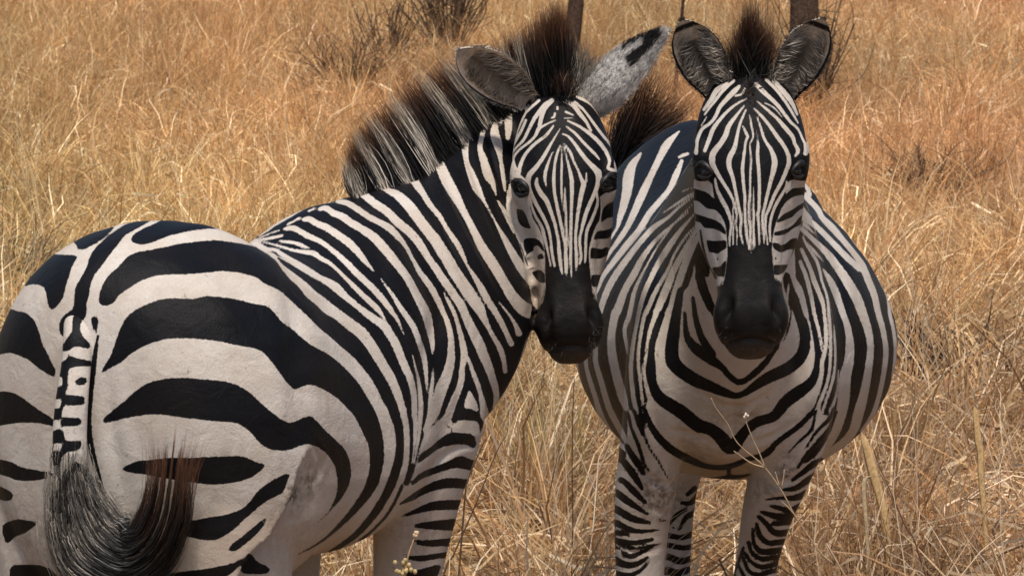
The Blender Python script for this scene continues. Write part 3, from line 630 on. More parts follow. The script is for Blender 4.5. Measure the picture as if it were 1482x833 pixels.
def shape_face(me, o, l, a, n, hs, k):
    """Nostrils, mouth line, eye sockets and chin pressed into the skin."""
    co = verts_of(me); nr = normals_of(me); q = (co - o) / hs; L_, A_, N_ = q @ l, q @ a, q @ n
    d = np.zeros(len(co))
    g = lambda dl, da, dn, sl, sa, sn: np.exp(-(dl / sl) ** 2 - (da / sa) ** 2 - (dn / sn) ** 2)
    for s in (-1, 1):
        u = s * L_
        d -= .016 * g(u - .041 - .25 * (A_ - .425), A_ - .425, N_ - .0, .009, .020, .05)      # nostril slit
        d += .006 * g(u - .030, A_ - .42, N_ - .02, .010, .03, .05)                            # inner rim
        d += .004 * g(u - .058, A_ - .425, N_ + .02, .010, .03, .05)
        d -= .007 * g(u - .088, A_ - .163, N_ + .03, .016, .018, .03)                          # eye socket
        d -= .006 * g(u - .065, A_ - .30, N_ + .03, .012, .07, .03)                            # hollow beside the nose
    d -= .008 * np.exp(-((A_ - .478 - 3.0 * L_ ** 2) / .0045) ** 2) * (np.abs(L_) < .05) * (N_ > -.07)   # mouth
    d = d * hs; hdist_ = np.maximum(np.maximum(np.abs(L_) - .105, np.abs(A_ - .25) - .27), np.abs(N_ + .06) - .13)
    if k == 1:      # the fold of skin where thigh meets flank
        qc = chart(co); line = np.array([(452, 640), (440, 662), (430, 682), (420, 718), (402, 752), (385, 780), (362, 800), (350, 823), (335, 860)], float); dm = np.full(len(co), 1e9); sd = np.zeros(len(co))
        sel = np.nonzero((np.abs(qc[:, 0] - 420) < 160) & (qc[:, 1] > 600) & (nr @ R1 > -.2))[0]; best = np.full(len(sel), 1e9); sg = np.zeros(len(sel))
        for p0, p1 in zip(line[:-1], line[1:]):
            ds, tt = dist_seg(qc[sel], p0, p1); cr = (p1 - p0)[0] * (qc[sel][:, 1] - p0[1]) - (p1 - p0)[1] * (qc[sel][:, 0] - p0[0]); m = ds < best; best[m] = ds[m]; sg[m] = np.sign(cr[m])
        s_ = best * sg; fade = np.clip((qc[sel][:, 1] - 640) / 70, 0, 1)
        d[sel] += fade * np.where(s_ < 0, -.034 * np.maximum(np.exp(s_ / 55) - .06, 0) * np.clip(-s_ / 9, 0, 1) ** .7, .006 * np.exp(-s_ / 25))
    qc = chart(co); vis = (nr * (CAM - co)).sum(1) > 0
    for wd, dp, *ln in FOLDS1 if k == 1 else FOLDS2:      # creases and muscle edges
        ln = np.array(ln, float); lo = ln.min(0) - 3 * wd; hi = ln.max(0) + 3 * wd; sel = np.nonzero(((qc > lo) & (qc < hi)).all(1) & vis & (hdist_ > .0))[0]
        if len(sel) == 0: continue
        C_ = catmull(ln, 4); best = np.full(len(sel), 1e9); bt = np.zeros(len(sel))
        for i, (p0, p1) in enumerate(zip(C_[:-1], C_[1:])):
            ds, tt = dist_seg(qc[sel], p0, p1); m = ds < best; best[m] = ds[m]; bt[m] = (i + tt[m]) / (len(C_) - 1)
        d[sel] += np.sin(math.pi * np.clip(bt, .02, .98)) ** .6 * (-dp * np.exp(-(best / wd) ** 2) + .5 * dp * np.exp(-((best - 2 * wd) / wd) ** 2))
    co = co + nr * d[:, None]
    me.vertices.foreach_set('co', co.ravel()); me.update()
# ---------------------------------------------------------------- materials
def mat(name):
    m = bpy.data.materials.new(name); m.use_nodes = True; t = m.node_tree; t.nodes.clear()
    out = t.nodes.new('ShaderNodeOutputMaterial'); p = t.nodes.new('ShaderNodeBsdfPrincipled'); t.links.new(p.outputs[0], out.inputs[0])
    return m, t, p
class NT:
    def __init__(s, t): s.t = t
    def n(s, typ, **kw):
        q = s.t.nodes.new(typ)
        for k, v in kw.items():
            if k.startswith('_'): setattr(q, k[1:], v)
            else:
                i = int(k[1:]) if k[0] == 'i' and k[1:].isdigit() else k
                if hasattr(v, 'is_output'): s.t.links.new(v, q.inputs[i])
                else: q.inputs[i].default_value = v
        return q
    def math(s, op, a, b=0.0, c=0.0): return s.n('ShaderNodeMath', _operation=op, i0=a, i1=b, i2=c).outputs[0]
    def attr(s, name, o='Fac'): return s.n('ShaderNodeAttribute', _attribute_name=name).outputs[o]
    def noise(s, scale, detail=2.0, vec=None, rough=.5):
        kw = dict(Scale=scale, Detail=detail, Roughness=rough)
        if vec is not None: kw['Vector'] = vec
        return s.n('ShaderNodeTexNoise', **kw).outputs['Fac']
    def mix(s, f, a, b):
        q = s.t.nodes.new('ShaderNodeMix'); q.data_type = 'RGBA'
        for i, v in ((0, f), (6, a), (7, b)):
            if hasattr(v, 'is_output'): s.t.links.new(v, q.inputs[i])
            else: q.inputs[i].default_value = v if i == 0 else (*v, 1)
        return q.outputs[2]
    def step(s, x, lo, hi): return s.n('ShaderNodeMapRange', _interpolation_type='SMOOTHSTEP', i0=x, i1=lo, i2=hi).outputs[0]
    def ramp(s, x, lo, hi, a=0.0, b=1.0): return s.n('ShaderNodeMapRange', i0=x, i1=lo, i2=hi, i3=a, i4=b).outputs[0]

def coat_material():
    m, t, p = mat('zebra coat'); g = NT(t)
    co = g.n('ShaderNodeTexCoord').outputs['Object']
    mp = g.n('ShaderNodeMapping', Vector=co); mp.inputs['Scale'].default_value = (1, .22, .55)
    hair = g.noise(460, 4, mp.outputs[0], .75)
    fuzz = g.math('ADD', g.math('SUBTRACT', hair, .5), g.math('SUBTRACT', g.noise(170, 2, co, .6), .5))
    f = g.math('ADD', g.attr('coat'), g.math('MULTIPLY', fuzz, g.ramp(g.attr('calm'), 0, 1, 2.5, 1.2)))
    white = g.step(f, -.75, .75)
    blot = g.noise(9, 4, co); spot = g.noise(60, 5, co, .7); fine = g.noise(260, 2, co, .7)
    wc = g.mix(g.ramp(blot, .35, .68), (.66, .607, .555), (.565, .488, .42))
    wc = g.mix(g.ramp(fine, .3, .75, 0, .30), wc, (.40, .33, .27))
    dirt = g.math('MULTIPLY', g.attr('dirt'), g.step(spot, .40, .62))
    wc = g.mix(g.math('MULTIPLY', g.step(g.noise(75, 3, co, .6), .66, .72), .55), wc, (.16, .12, .09))
    wc = g.mix(g.ramp(g.noise(28, 5, co, .7), .45, .75, 0, .35), wc, (.42, .33, .26))
    wc = g.mix(g.ramp(hair, .35, .65, .22, 0), wc, (.30, .24, .19))
    wc = g.mix(g.math('MULTIPLY', g.attr('tan'), g.ramp(spot, .3, .6, .6, 1)), wc, (.40, .285, .20))
    wc = g.mix(dirt, wc, (.10, .075, .055))
    bc = g.mix(g.ramp(blot, .4, .75), (.0040, .0040, .0055), (.009, .0070, .0068))
    bc = g.mix(g.ramp(g.n('ShaderNodeSeparateXYZ', Vector=co).outputs[2], .85, .62), bc, (.012, .008, .006))
    col = g.mix(white, bc, wc)
    mz = g.math('ADD', g.attr('muzzle'), g.math('MULTIPLY', g.math('SUBTRACT', g.noise(150, 3, co), .5), 9.0))
    mk = g.step(mz, -3.2, 3.2)
    mc = g.mix(g.ramp(g.noise(40, 4, co), .35, .7), (.0065, .0060, .0062), (.013, .0100, .0088))
    mc = g.mix(g.attr('chin'), mc, (.055, .042, .035))
    col = g.mix(mk, mc, col)
    t.links.new(col, p.inputs['Base Color'])
    t.links.new(g.ramp(white, 0, 1, .48, .74), p.inputs['Roughness'])
    t.links.new(g.ramp(mk, 0, 1, .22, .20), p.inputs['Specular IOR Level'])
    p.inputs['IOR'].default_value = 1.4; p.inputs['Sheen Weight'].default_value = .0; p.inputs['Sheen Roughness'].default_value = .35
    fold = g.n('ShaderNodeTexNoise', Vector=co, Scale=26.0, Detail=3.0, Distortion=1.2).outputs['Fac']
    bump = g.n('ShaderNodeBump', Strength=.5, Distance=.0022, Height=hair)
    b2 = g.n('ShaderNodeBump', Strength=.22, Distance=.010, Height=fold, Normal=bump.outputs[0])
    t.links.new(b2.outputs[0], p.inputs['Normal'])
    return m

def tint_material(name, rough=.6, spec=.3, noise_scale=300, amp=.35, bump=.0):
    m, t, p = mat(name); g = NT(t); co = g.n('ShaderNodeTexCoord').outputs['Object']
    c = g.attr('tint', 'Color'); k = g.ramp(g.noise(noise_scale, 3, co), .3, .7, 1 - amp, 1 + amp)
    v = g.n('ShaderNodeVectorMath', _operation='SCALE', i0=c, Scale=k).outputs[0]
    t.links.new(v, p.inputs['Base Color']); p.inputs['Roughness'].default_value = rough; p.inputs['Specular IOR Level'].default_value = spec
    if bump: t.links.new(g.n('ShaderNodeBump', Strength=.5, Distance=bump, Height=g.noise(noise_scale * 1.5, 3, co)).outputs[0], p.inputs['Normal'])
    return m

M_COAT = coat_material()
M_HAIR = tint_material('mane hair', .5, .35, 60, .25)
M_EAR = tint_material('ear fur', .7, .2, 160, .20, .0012)
M_EYE, _t, _p = mat('eye'); _p.inputs['Base Color'].default_value = (.012, .008, .006, 1); _p.inputs['Roughness'].default_value = .06; _p.inputs['Specular IOR Level'].default_value = .6
M_LID, _t, _p = mat('eyelid skin'); _p.inputs['Base Color'].default_value = (.012, .0105, .010, 1); _p.inputs['Roughness'].default_value = .5
# ---------------------------------------------------------------- hair
def perp(d, r):
    v = np.cross(d, r); return v / (np.linalg.norm(v, axis=-1, keepdims=True) + 1e-9)

def hair_mesh(paths, width, c0, c1, turn=None, tip_from=.6):
    """paths (N, k, 3) -> flat tapering strands; colour runs c0 to c1 past tip_from. Returns V, F, colours."""
    N, k, _ = paths.shape; d = np.gradient(paths, axis=1); r = RNG.normal(size=(N, 1, 3)) * .5 + np.array([1.0, 0, 0]) * RNG.choice([-1, 1], (N, 1, 1))
    s = perp(d, r); t = np.linspace(0, 1, k); wd = np.asarray(width).reshape(-1, 1, 1) * (1 - .25 * t - .70 * t ** 3)[None, :, None] / 2
    V = np.stack([paths - s * wd, paths + s * wd], 2).reshape(-1, 3)
    i = (np.arange(N) * 2 * k)[:, None] + (np.arange(k - 1) * 2)[None]; i = i.ravel()
    F = np.stack([i, i + 1, i + 3, i + 2], 1)
    m = np.clip((t - tip_from) / (1 - tip_from), 0, 1)[None, :, None]
    col = c0[:, None, :] * (1 - m) + c1[:, None, :] * m
    return V, F, np.repeat(col, 2, axis=1).reshape(-1, 3)

def hair_obj(name, parent, sets, M, to_local):
    V = []; F = []; K = []; o = 0
    for paths, width, c0, c1, tf in sets:
        v, f, c = hair_mesh(paths, width, c0, c1, tip_from=tf); V.append(v); F.append(f + o); K.append(c); o += len(v)
    return mesh_obj(name, to_local(np.vstack(V)), np.vstack(F), M, parent, True, colors=np.vstack(K))

def strands(root, tip, curl, k=5, jitter=.006):
    """Bent strands from root to tip with a sideways sag."""
    N = len(root); t = np.linspace(0, 1, k)[None, :, None]
    mid = RNG.normal(size=(N, 1, 3)) * jitter
    return root[:, None] * (1 - t) + tip[:, None] * t + (curl[:, None] + mid) * (4 * t * (1 - t))

def rnd(n, lo, hi): return RNG.uniform(lo, hi, n)

def along(pts, u):
    pts = np.asarray(pts, float); x = np.linspace(0, 1, len(pts)); return np.stack([np.interp(u, x, pts[:, j]) for j in range(pts.shape[1])], 1)

BLACK = np.array([.011, .0095, .009]); WHITE = np.array([.50, .44, .37]); BROWN = np.array([.15, .062, .028]); TAN = np.array([.36, .22, .11]); GREY = np.array([.20, .19, .18])
def shade(base, n, amt=.25): return base[None] * RNG.uniform(1 - amt, 1 + amt, (n, 1)) + RNG.normal(size=(n, 3)) * .004 * base

# ---------------------------------------------------------------- ears
EAR_V = [0, .08, .2, .35, .5, .65, .78, .88, .95, 1]; EAR_W = [.50, .56, .78, .95, 1.0, .96, .80, .56, .34, .10]; EAR_POINTED = [.8, .95, 1.08, 1.1, 1.02, .86, .62, .40, .25, .08]
def ear_mesh(base, tip, facing, hw, cup, roll=0.0, colour=None, fold=1.25, shape=EAR_W):
    """A cupped ear with thickness: base to tip, its opening towards `facing`."""
    ax = tip - base; Ln = np.linalg.norm(ax); ax = ax / Ln; f = nrm(facing - ax * np.dot(facing, ax)); u = np.cross(ax, f)
    nv, nu = 44, 35; V = []; K = []
    v = np.linspace(0, 1, nv); ph = np.linspace(-1, 1, nu)
    prof = np.interp(v, EAR_V, shape)
    cupd = np.interp(v, [0, .15, .4, .7, .9, 1], [1.0, 1.0, .85, .55, .32, .1])
    for side, off in ((0, 0.0), (1, .0045)):
        for i in range(nv):
            for j in range(nu):
                a = ph[j] * fold; w_ = hw * prof[i] * math.sin(a) / math.sin(min(fold, 1.5)); d = cup * cupd[i] * (math.cos(a) - math.cos(fold)) / (1 - math.cos(fold))
                edge = 1 - abs(ph[j]) ** 6
                p = base + ax * (Ln * v[i]) + u * w_ - f * (d + off * edge * (1 if side else 0)) + f * (.016 * v[i] ** 2)
                V.append(p); K.append(colour(side, v[i], ph[j]))
    F = []; n = nv * nu
    for i in range(nv - 1):
        for j in range(nu - 1):
            q = i * nu + j; F.append((q, q + 1, q + nu + 1, q + nu)); F.append((n + q, n + q + nu, n + q + nu + 1, n + q + 1))
        for j in (0, nu - 1):
            q = i * nu + j; F.append((q, q + nu, n + q + nu, n + q) if j == 0 else (q, n + q, n + q + nu, q + nu))
    for j in range(nu - 1):
        q = (nv - 1) * nu + j; F.append((q, q + 1, n + q + 1, n + q))
    return np.array(V), F, np.array(K), (ax, f, u, Ln)

def ear_hair(base, fr, hw, cup, n, c0, c1):
    ax, f, u, Ln = fr; s = RNG.choice([-1, 1], n); v = rnd(n, .06, .80)
    prof = np.interp(v, EAR_V, EAR_W)
    root = base + ax * (Ln * v)[:, None] + u * (s * hw * prof * rnd(n, .72, .97))[:, None] - f * (cup * rnd(n, .02, .25))[:, None]
    tip = base + ax * (Ln * np.clip(v + rnd(n, -.02, .22), 0, .92))[:, None] + u * (s * hw * prof * rnd(n, -.05, .5))[:, None] + f * rnd(n, -.012, .004)[:, None]
    return (strands(root, tip, f[None] * .006 + np.zeros((n, 1)), 5, .003), rnd(n, .0007, .0014), shade(c0, n, .35), shade(c1, n, .35), .2)

def lower(P, rot):
    """World points into the frame of a thing standing at P turned by rot about the vertical."""
    c, s = math.cos(-rot), math.sin(-rot); M = np.array([[c, -s, 0], [s, c, 0], [0, 0, 1]])
    return lambda V: (np.asarray(V) - P) @ M.T

def blobs(q, rows):
    d = np.zeros(len(q))
    for x, y, rx, ry, a in rows: d = np.maximum(d, a * np.exp(-((q[:, 0] - x) / rx) ** 2 - ((q[:, 1] - y) / ry) ** 2))
    return d

def build_zebra(k, label, group):
    me, A = zebra_skin(k); P, rot = (P1, -TH1) if k == 1 else (P2, -TH2); to = lower(P, rot)
    root = thing('zebra', label, 'zebra', tuple(P), rot, group)
    co = verts_of(me); q = chart(co); o, l, a, n = HF1 if k == 1 else HF2; hs = HS1 if k == 1 else HS2
    tri = BVHTree.FromPolygons([tuple(v) for v in co], [tuple(p.vertices) for p in me.polygons])
    A['dirt'] = blobs(q, [(420, 715, 16, 22, 1), (447, 700, 10, 20, .9), (440, 690, 25, 30, .5), (330, 660, 30, 12, .35), (610, 770, 40, 30, .3), (425, 640, 30, 60, .25), (60, 780, 60, 50, .35), (200, 780, 60, 40, .3)] if k == 1 else
                      [(950, 715, 26, 32, .95), (975, 725, 22, 25, .6), (1140, 680, 18, 26, .9), (1050, 610, 60, 30, .3), (1010, 655, 50, 25, .3), (1110, 710, 26, 22, .5), (1080, 600, 30, 12, .5)])
    A['tan'] = blobs(q, [(430, 790, 130, 70, .8), (600, 770, 70, 70, .6), (700, 360, 70, 150, .30), (770, 440, 30, 40, .6), (60, 800, 70, 70, .4), (480, 700, 40, 60, .4)] if k == 1 else
                      [(1075, 520, 80, 45, .55), (860, 600, 50, 80, .4), (945, 760, 60, 70, .6), (1110, 760, 60, 70, .6), (1000, 760, 40, 80, .6), (1060, 680, 60, 25, .7), (1250, 620, 60, 60, .35)])
    A['chin'] = np.clip(((co - o) @ a / hs - .462) / .03, 0, 1) * (A['head'] > 0)
    me.vertices.foreach_set('co', to(co).ravel()); A['calm'] = A.pop('head')
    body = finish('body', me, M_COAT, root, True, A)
    def hit(px, py):
        d = nrm(at(px, py, 7) - CAM); r = tri.ray_cast(Vector(CAM), Vector(d)); return np.array(r[0]), np.array(r[1]), d
    # eyes
    for (ex, ey), s in zip(((753, 272), (881, 264)) if k == 1 else ((1018, 247), (1157, 246)), (-1, 1)):
        p, nn, d = hit(ex, ey); out = nrm(s * l * .75 + n * .65 - a * .05); c = p - out * .0135
        V, F = ball(c, .0165, .0165, .0165, nu=20, nv=14); eye = mesh_obj('eye', to(V), F, M_EYE, root)
        e1 = nrm(n - out * np.dot(n, out)); e1 = nrm(e1 * .9 + a * .35 * 1.0 - out * np.dot(a, out)); e2 = np.cross(out, e1)
        if np.dot(e2, a) > 0: e2 = -e2
        for up in (1, -1):
            th = np.linspace(-.15, math.pi + .15, 14); path = c + out * .0105 + (np.cos(th)[:, None] * e1 * .0205 + np.sin(th)[:, None] * e2 * up * (.0115 if up > 0 else .012)) + out * (np.sin(th)[:, None] * (.008 if up > 0 else .002))
            rr = (.0058 if up > 0 else .0036) * (np.sin(np.clip(th, .0, math.pi)) * .7 + .35)
            V, F = oval_loft([[*path[i], *out, *nrm(np.cross(out, nrm(path[min(i + 1, 13)] - path[max(i - 1, 0)]))), rr[i], rr[i], rr[i], 2] for i in range(14)], 8, 2)
            mesh_obj('eyelid', to(V), F, M_LID, eye)
        m = 46; th = rnd(m, .35, 2.7); r0 = c + out * .017 + np.cos(th)[:, None] * e1 * .019 + np.sin(th)[:, None] * e2 * .011
        tip = r0 + out * rnd(m, .012, .022)[:, None] - e2 * rnd(m, .0, .016)[:, None] + np.cos(th)[:, None] * e1 * .006
        hair_obj('eyelash', eye, [(strands(r0, tip, e2[None] * .004 + np.zeros((m, 1)), 4, .001), rnd(m, .0007, .0011), shade(BLACK, m), shade(BLACK, m), .9)], M_HAIR, to)
    return root, to, hit, (o, l, a, n, hs), tri

GRP = 'zebras side by side in dry grass'
Z1, to1, hit1, fr1, tri1 = build_zebra(1, 'zebra seen from behind with its neck turned to look back over its rump', GRP)
Z2, to2, hit2, fr2, tri2 = build_zebra(2, 'fat-bellied zebra standing head-on with both ears pricked forward', GRP)

# ears
def rim_hair(V, n, c, ln=(.004, .010)):
    nv, nu = 44, 35; i = RNG.integers(2, nv, n); j = RNG.choice([0, nu - 1], n); top = RNG.random(n) < .15; i = np.where(top, nv - 1, i); j = np.where(top, RNG.integers(0, nu, n), j)
    r = V[i * nu + j]; mid = V[np.minimum(i, nv - 3) * nu + nu // 2]; ax = nrm(V[(nv - 1) * nu + nu // 2] - V[nu // 2]); d = r - mid; d = d / (np.linalg.norm(d, axis=1)[:, None] + 1e-6) + ax * RNG.uniform(.3, 1.2, (n, 1)); tip = r + d / np.linalg.norm(d, axis=1)[:, None] * rnd(n, *ln)[:, None]
    return (strands(r, tip, RNG.normal(size=(n, 3)) * .001, 4, .001), rnd(n, .0005, .0010), shade(np.array(c), n, .3), shade(np.array(c), n, .3), .5)
def ear_col_front(side, v, p):
    if v > .95: return (.50, .45, .39)
    if side == 1: return (.42, .38, .34) if v < .75 else BLACK
    if abs(p) > .86 or v > .88: return BLACK * 1.2
    g = .5 + .5 * math.sin(9 * v + 4 * p); return np.array([.58, .50, .41]) * (1 if abs(p + .1) > .5 or not .12 < v < .72 else .25 + abs(p + .1)) * (.45 + .5 * abs(p) + .35 * g)
for bx, by, tx, ty, s in ((1038, 138, 990, 26, -1), (1135, 140, 1187, 24, 1)):
    b = at(bx, by, 6.55); t_ = at(tx, ty, 6.53); fc = np.array([s * .34, -1, .0])
    V, F, K, fr = ear_mesh(b, t_, fc, .0465, .028, colour=ear_col_front)
    e = mesh_obj('ear', to2(V), F, M_EAR, Z2, colors=K)
    hair_obj('ear_hair', e, [ear_hair(b, fr, .0465, .028, 700, np.array([.55, .48, .40]), np.array([.38, .33, .28])), ear_hair(b, fr, .0465, .028, 240, BLACK * 2, BLACK * 2), rim_hair(V, 500, (.06, .05, .045))], M_HAIR, to2)
def ear_col_l(side, v, p):
    if v > .93: return (.48, .43, .38)
    if side == 1: return (.44, .40, .37) if v < .8 else BLACK * 2
    if abs(p) > .93: return BLACK * 1.5
    return np.array([.78, .63, .50]) * (.6 + .65 * abs(p)) * (1 if abs(p) > .5 or not .12 < v < .82 else .28 + abs(p))
b = at(768, 152, 6.80); t_ = at(664, 66, 6.74)
V, F, K, fr = ear_mesh(b, t_, np.array([-.15, -.90, -.40]), .050, .022, colour=ear_col_l)
e = mesh_obj('ear', to1(V), F, M_EAR, Z1, colors=K)
hair_obj('ear_hair', e, [ear_hair(b, fr, .05, .022, 420, np.array([.60, .50, .40]), np.array([.46, .38, .30])), ear_hair(b, fr, .05, .022, 220, BLACK * 2, BLACK * 3), rim_hair(V, 400, (.45, .39, .33))], M_HAIR, to1)
EARB = (-.5, .97, -.05, .35)
def ear_col_r(side, v, p):
    if v > .955: return (.55, .50, .44)
    if side == 1 and .56 < v < .94 and EARB[0] < p < EARB[1] and not (v < .78 and EARB[2] < p < EARB[3]): return BLACK * 1.3
    if side == 1: return np.array([.50, .47, .445]) * (1.25 - .5 * v if v > .3 else .85) * (.38 if abs(((p * 1.9 + v * 2.6 + .25 * math.sin(9 * v)) % .9) - .45) < .035 and v < .62 else 1)
    return np.array([.34, .29, .24])
b = at(856, 152, 6.78); t_ = at(959, 41, 6.72)
V, F, K, fr = ear_mesh(b, t_, np.array([.55, .62, -.50]), .050, .034, colour=ear_col_r, shape=EAR_POINTED)
e = mesh_obj('ear', to1(V), F, M_EAR, Z1, colors=K)

def back_fur(V, K, fr, n, ln):
    """Short fur lying along the back of an ear, coloured like the skin under it."""
    i = len(V) // 2 + RNG.integers(0, len(V) // 2 - 40, n); ax, f, u, Ln = fr; r = V[i] + RNG.normal(size=(n, 3)) * .0015; tip = r + ax * rnd(n, *ln)[:, None] + RNG.normal(size=(n, 3)) * .002 - f * .002; c = K[i] * RNG.uniform(.7, 1.35, (n, 1))
    return (strands(r, tip, -f[None] * .0012 + np.zeros((n, 1)), 4, .0005), rnd(n, .0006, .0011), c, c, .5)
hair_obj('ear_fur', e, [rim_hair(V, 600, (.42, .38, .34)), back_fur(V, K, fr, 5200, (.006, .013))], M_HAIR, to1)
# mane of the zebra seen from behind
ROOTS = [(512, 284, 6.45, 500, 238), (540, 277, 6.50, 503, 205), (562, 268, 6.54, 512, 178), (602, 258, 6.62, 535, 150), (641, 228, 6.74, 572, 114), (680, 196, 6.84, 606, 94), (709, 172, 6.91, 640, 80), (735, 156, 6.93, 688, 68), (760, 146, 6.91, 727, 45), (785, 141, 6.85, 758, 25), (806, 138, 6.78, 797, 8)]
RA = np.array([[*at(x, y, Y), x] for x, y, Y, *_ in ROOTS]); TA = np.array([at(tx, ty, Y + .03) for x, y, Y, tx, ty in ROOTS])
def mane(n, lo, hi, wlist, wd, len_lo, len_hi):
    u = rnd(n, lo, hi); R_ = along(RA, u); T_ = along(TA, u); px = R_[:, 3]; r = R_[:, :3]; d = T_ - r
    r = r + RNG.normal(size=(n, 3)) * np.array([.0022, .012, .002]) - d * .08
    tip = r + d * rnd(n, len_lo, len_hi)[:, None] + RNG.normal(size=(n, 3)) * .0042
    dist = np.min(np.abs(px[:, None] + RNG.normal(size=(n, 1)) * 1.2 - np.array(wlist)[None]), 1); wh = dist < wd
    c0 = np.where(wh[:, None], shade(WHITE * .85, n, .4), shade(BLACK * .8, n)); c1 = np.where(wh[:, None], shade(TAN * .8, n, .5), shade(BROWN * 1.1, n, .7))
    return (strands(r, tip, RNG.normal(size=(n, 3)) * .004 + np.array([-.003, 0, .002]), 5, .003), rnd(n, .0009, .0020), c0, c1, .70)
W_ = [521, 557, 590, 625, 674, 706, 741, 757, 774]
hair_obj('mane', Z1, [mane(8200, 0, .72, W_[:6], 7, .66, 1.03), mane(700, 0, .72, W_[:6], 5, .95, 1.2), mane(3300, .66, .98, W_[5:], 4.5, .7, 1.08)], M_HAIR, to1)
def tuft(rootc, spread, tips, n, c0, c1, wid, tf=.5, ljit=(.75, 1.08), Y=6.85, bend=.006, tY=None):
    r = np.array([at(rootc[0] + RNG.normal() * spread[0], rootc[1] + RNG.normal() * spread[1], Y + RNG.normal() * .012) for _ in range(n)])
    tt = along(np.array(tips, float), rnd(n, 0, 1)); tp = np.array([at(x, y, (tY or Y) + RNG.normal() * .012) for x, y in tt])
    tp = r + (tp - r) * rnd(n, *ljit)[:, None] + RNG.normal(size=(n, 3)) * .006
    return (strands(r, tp, RNG.normal(size=(n, 3)) * bend, 6, .004), rnd(n, *wid), shade(c0, n, .4), shade(c1, n, .5), tf)
hair_obj('forelock', Z1, [tuft((808, 140), (9, 6), [(770, 30), (800, 0), (822, 14)], 2200, BLACK, BROWN * 1.2, (.0007, .0014), .58, Y=6.74), tuft((818, 150), (5, 8), [(800, 110), (815, 100), (826, 120)], 250, BLACK, BROWN * .8, (.001, .0018), .5, Y=6.70),
                          tuft((838, 126), (7, 6), [(832, 60), (850, 62), (872, 84)], 500, WHITE * .7, TAN * .8, (.001, .0018), .6, Y=6.78), tuft((830, 128), (6, 5), [(815, 30), (835, 50), (862, 90)], 200, BLACK, BLACK, (.001, .0018), .6, Y=6.79)], M_HAIR, to1)
hair_obj('forelock', Z2, [tuft((1086, 112), (11, 7), [(1050, 68), (1066, 38), (1083, 2), (1097, 24), (1112, 40), (1126, 72)], 2400, BLACK, BROWN * .8, (.0007, .0014), .55, Y=6.54),
                          tuft((1086, 108), (15, 6), [(1030, 78), (1068, 30), (1086, -14), (1110, 5), (1140, 45)], 500, BLACK, TAN * .6, (.0008, .0014), .3, Y=6.56, ljit=(.8, 1.2)),
                          tuft((1058, 116), (8, 7), [(1036, 80), (1052, 78), (1066, 88)], 360, WHITE * .75, WHITE * .6, (.001, .0016), .5, Y=6.55), tuft((1114, 114), (6, 7), [(1112, 88), (1128, 90), (1136, 104)], 200, WHITE * .75, WHITE * .6, (.001, .0016), .5, Y=6.55),
                          tuft((1087, 128), (6, 14), [(1080, 134), (1088, 146), (1094, 134)], 160, BLACK * 3, BROWN * .5, (.0008, .0014), .5, Y=6.5, tY=6.49)], M_HAIR, to2)
# muzzle whiskers
def whiskers(hit, pts, n, aim, c, ln):
    out = []; tp = []
    for _ in range(n):
        x, y = pts[RNG.integers(len(pts))]; p, nn, d = hit(x + RNG.normal() * 4, y + RNG.normal() * 4)
        if p is None or not np.all(np.isfinite(p.astype(float))): continue
        out.append(p); tp.append(p + nrm(nn * .7 + np.array(aim) + RNG.normal(size=3) * .3) * RNG.uniform(*ln))
    out = np.array(out); tp = np.array(tp); m = len(out)
    return (strands(out, tp, RNG.normal(size=(m, 3)) * .002, 4, .001), rnd(m, .0003, .0006), shade(c, m), shade(c, m), .5)
hair_obj('whiskers', Z2, [whiskers(hit2, [(1048, 480), (1056, 492), (1070, 503), (1124, 478), (1118, 490), (1104, 503), (1088, 508)], 70, (0, -.2, -.5), GREY * .5, (.006, .012))], M_HAIR, to2)['kind'] = 'stuff'
hair_obj('whiskers', Z1, [whiskers(hit1, [(862, 480), (858, 495), (848, 510), (800, 500), (815, 512)], 110, (.2, -.2, -.4), GREY * .4, (.008, .018))], M_HAIR, to1)['kind'] = 'stuff'

# tail of the zebra seen from behind: dock, then hair swinging round
TAIL1 = """
B 105,467 104,480 95,492 86,505 88,508 100,508 105,502 112,501 130,505 131,497 120,487 115,475 122,455 105,455
B 100,509 104,516 117,519 133,522 133,530 115,530 100,532 98,545 99,556 96,568 91,572 89,560 91,547 84,543 79,534 85,525 96,520
B 107,552 115,545 126,546 125,556 112,558
B 76,562 84,559 93,560 94,574 86,578 76,576
B 90,570 110,572 123,573 123,585 105,587 93,585 90,596 86,603 84,596 88,584
B 74,592 84,590 90,594 88,607 74,608
B 88,602 102,604 118,604 118,615 100,617 90,616 93,628 95,638 90,640 87,626
B 74,624 84,620 91,624 90,641 74,642
B 91,636 104,638 119,636 117,650 104,653 95,654 90,662 86,658
B 74,654 82,650 89,654 88,672 74,674
b 76,716,12 88,700,12 98,684,11 110,674,11 124,682,10 138,694,9
b 80,738,9 92,722,9 106,712,8 122,718,8 138,730,7
b 84,758,7 100,742,7 118,746,6
"""
TP = [(117, 440, 5.82, 24), (116, 462, 5.73, 24), (114, 490, 5.69, 23), (110, 530, 5.67, 22), (104, 580, 5.65, 24), (101, 630, 5.64, 25), (102, 680, 5.63, 24), (108, 720, 5.62, 15), (116, 750, 5.61, 7)]
tp = [at(x, y, Y) for x, y, Y, w_ in TP]
V, F = oval_loft([[*tp[i], 1, 0, 0, *nrm(np.cross(nrm(tp[min(i + 1, 8)] - tp[max(i - 1, 0)]), (1, 0, 0))), TP[i][3] * .00107, TP[i][3] * .00085, TP[i][3] * .00085, 2] for i in range(9)], 24, 14)
cf, mf = coat(TAIL1, chart(V))
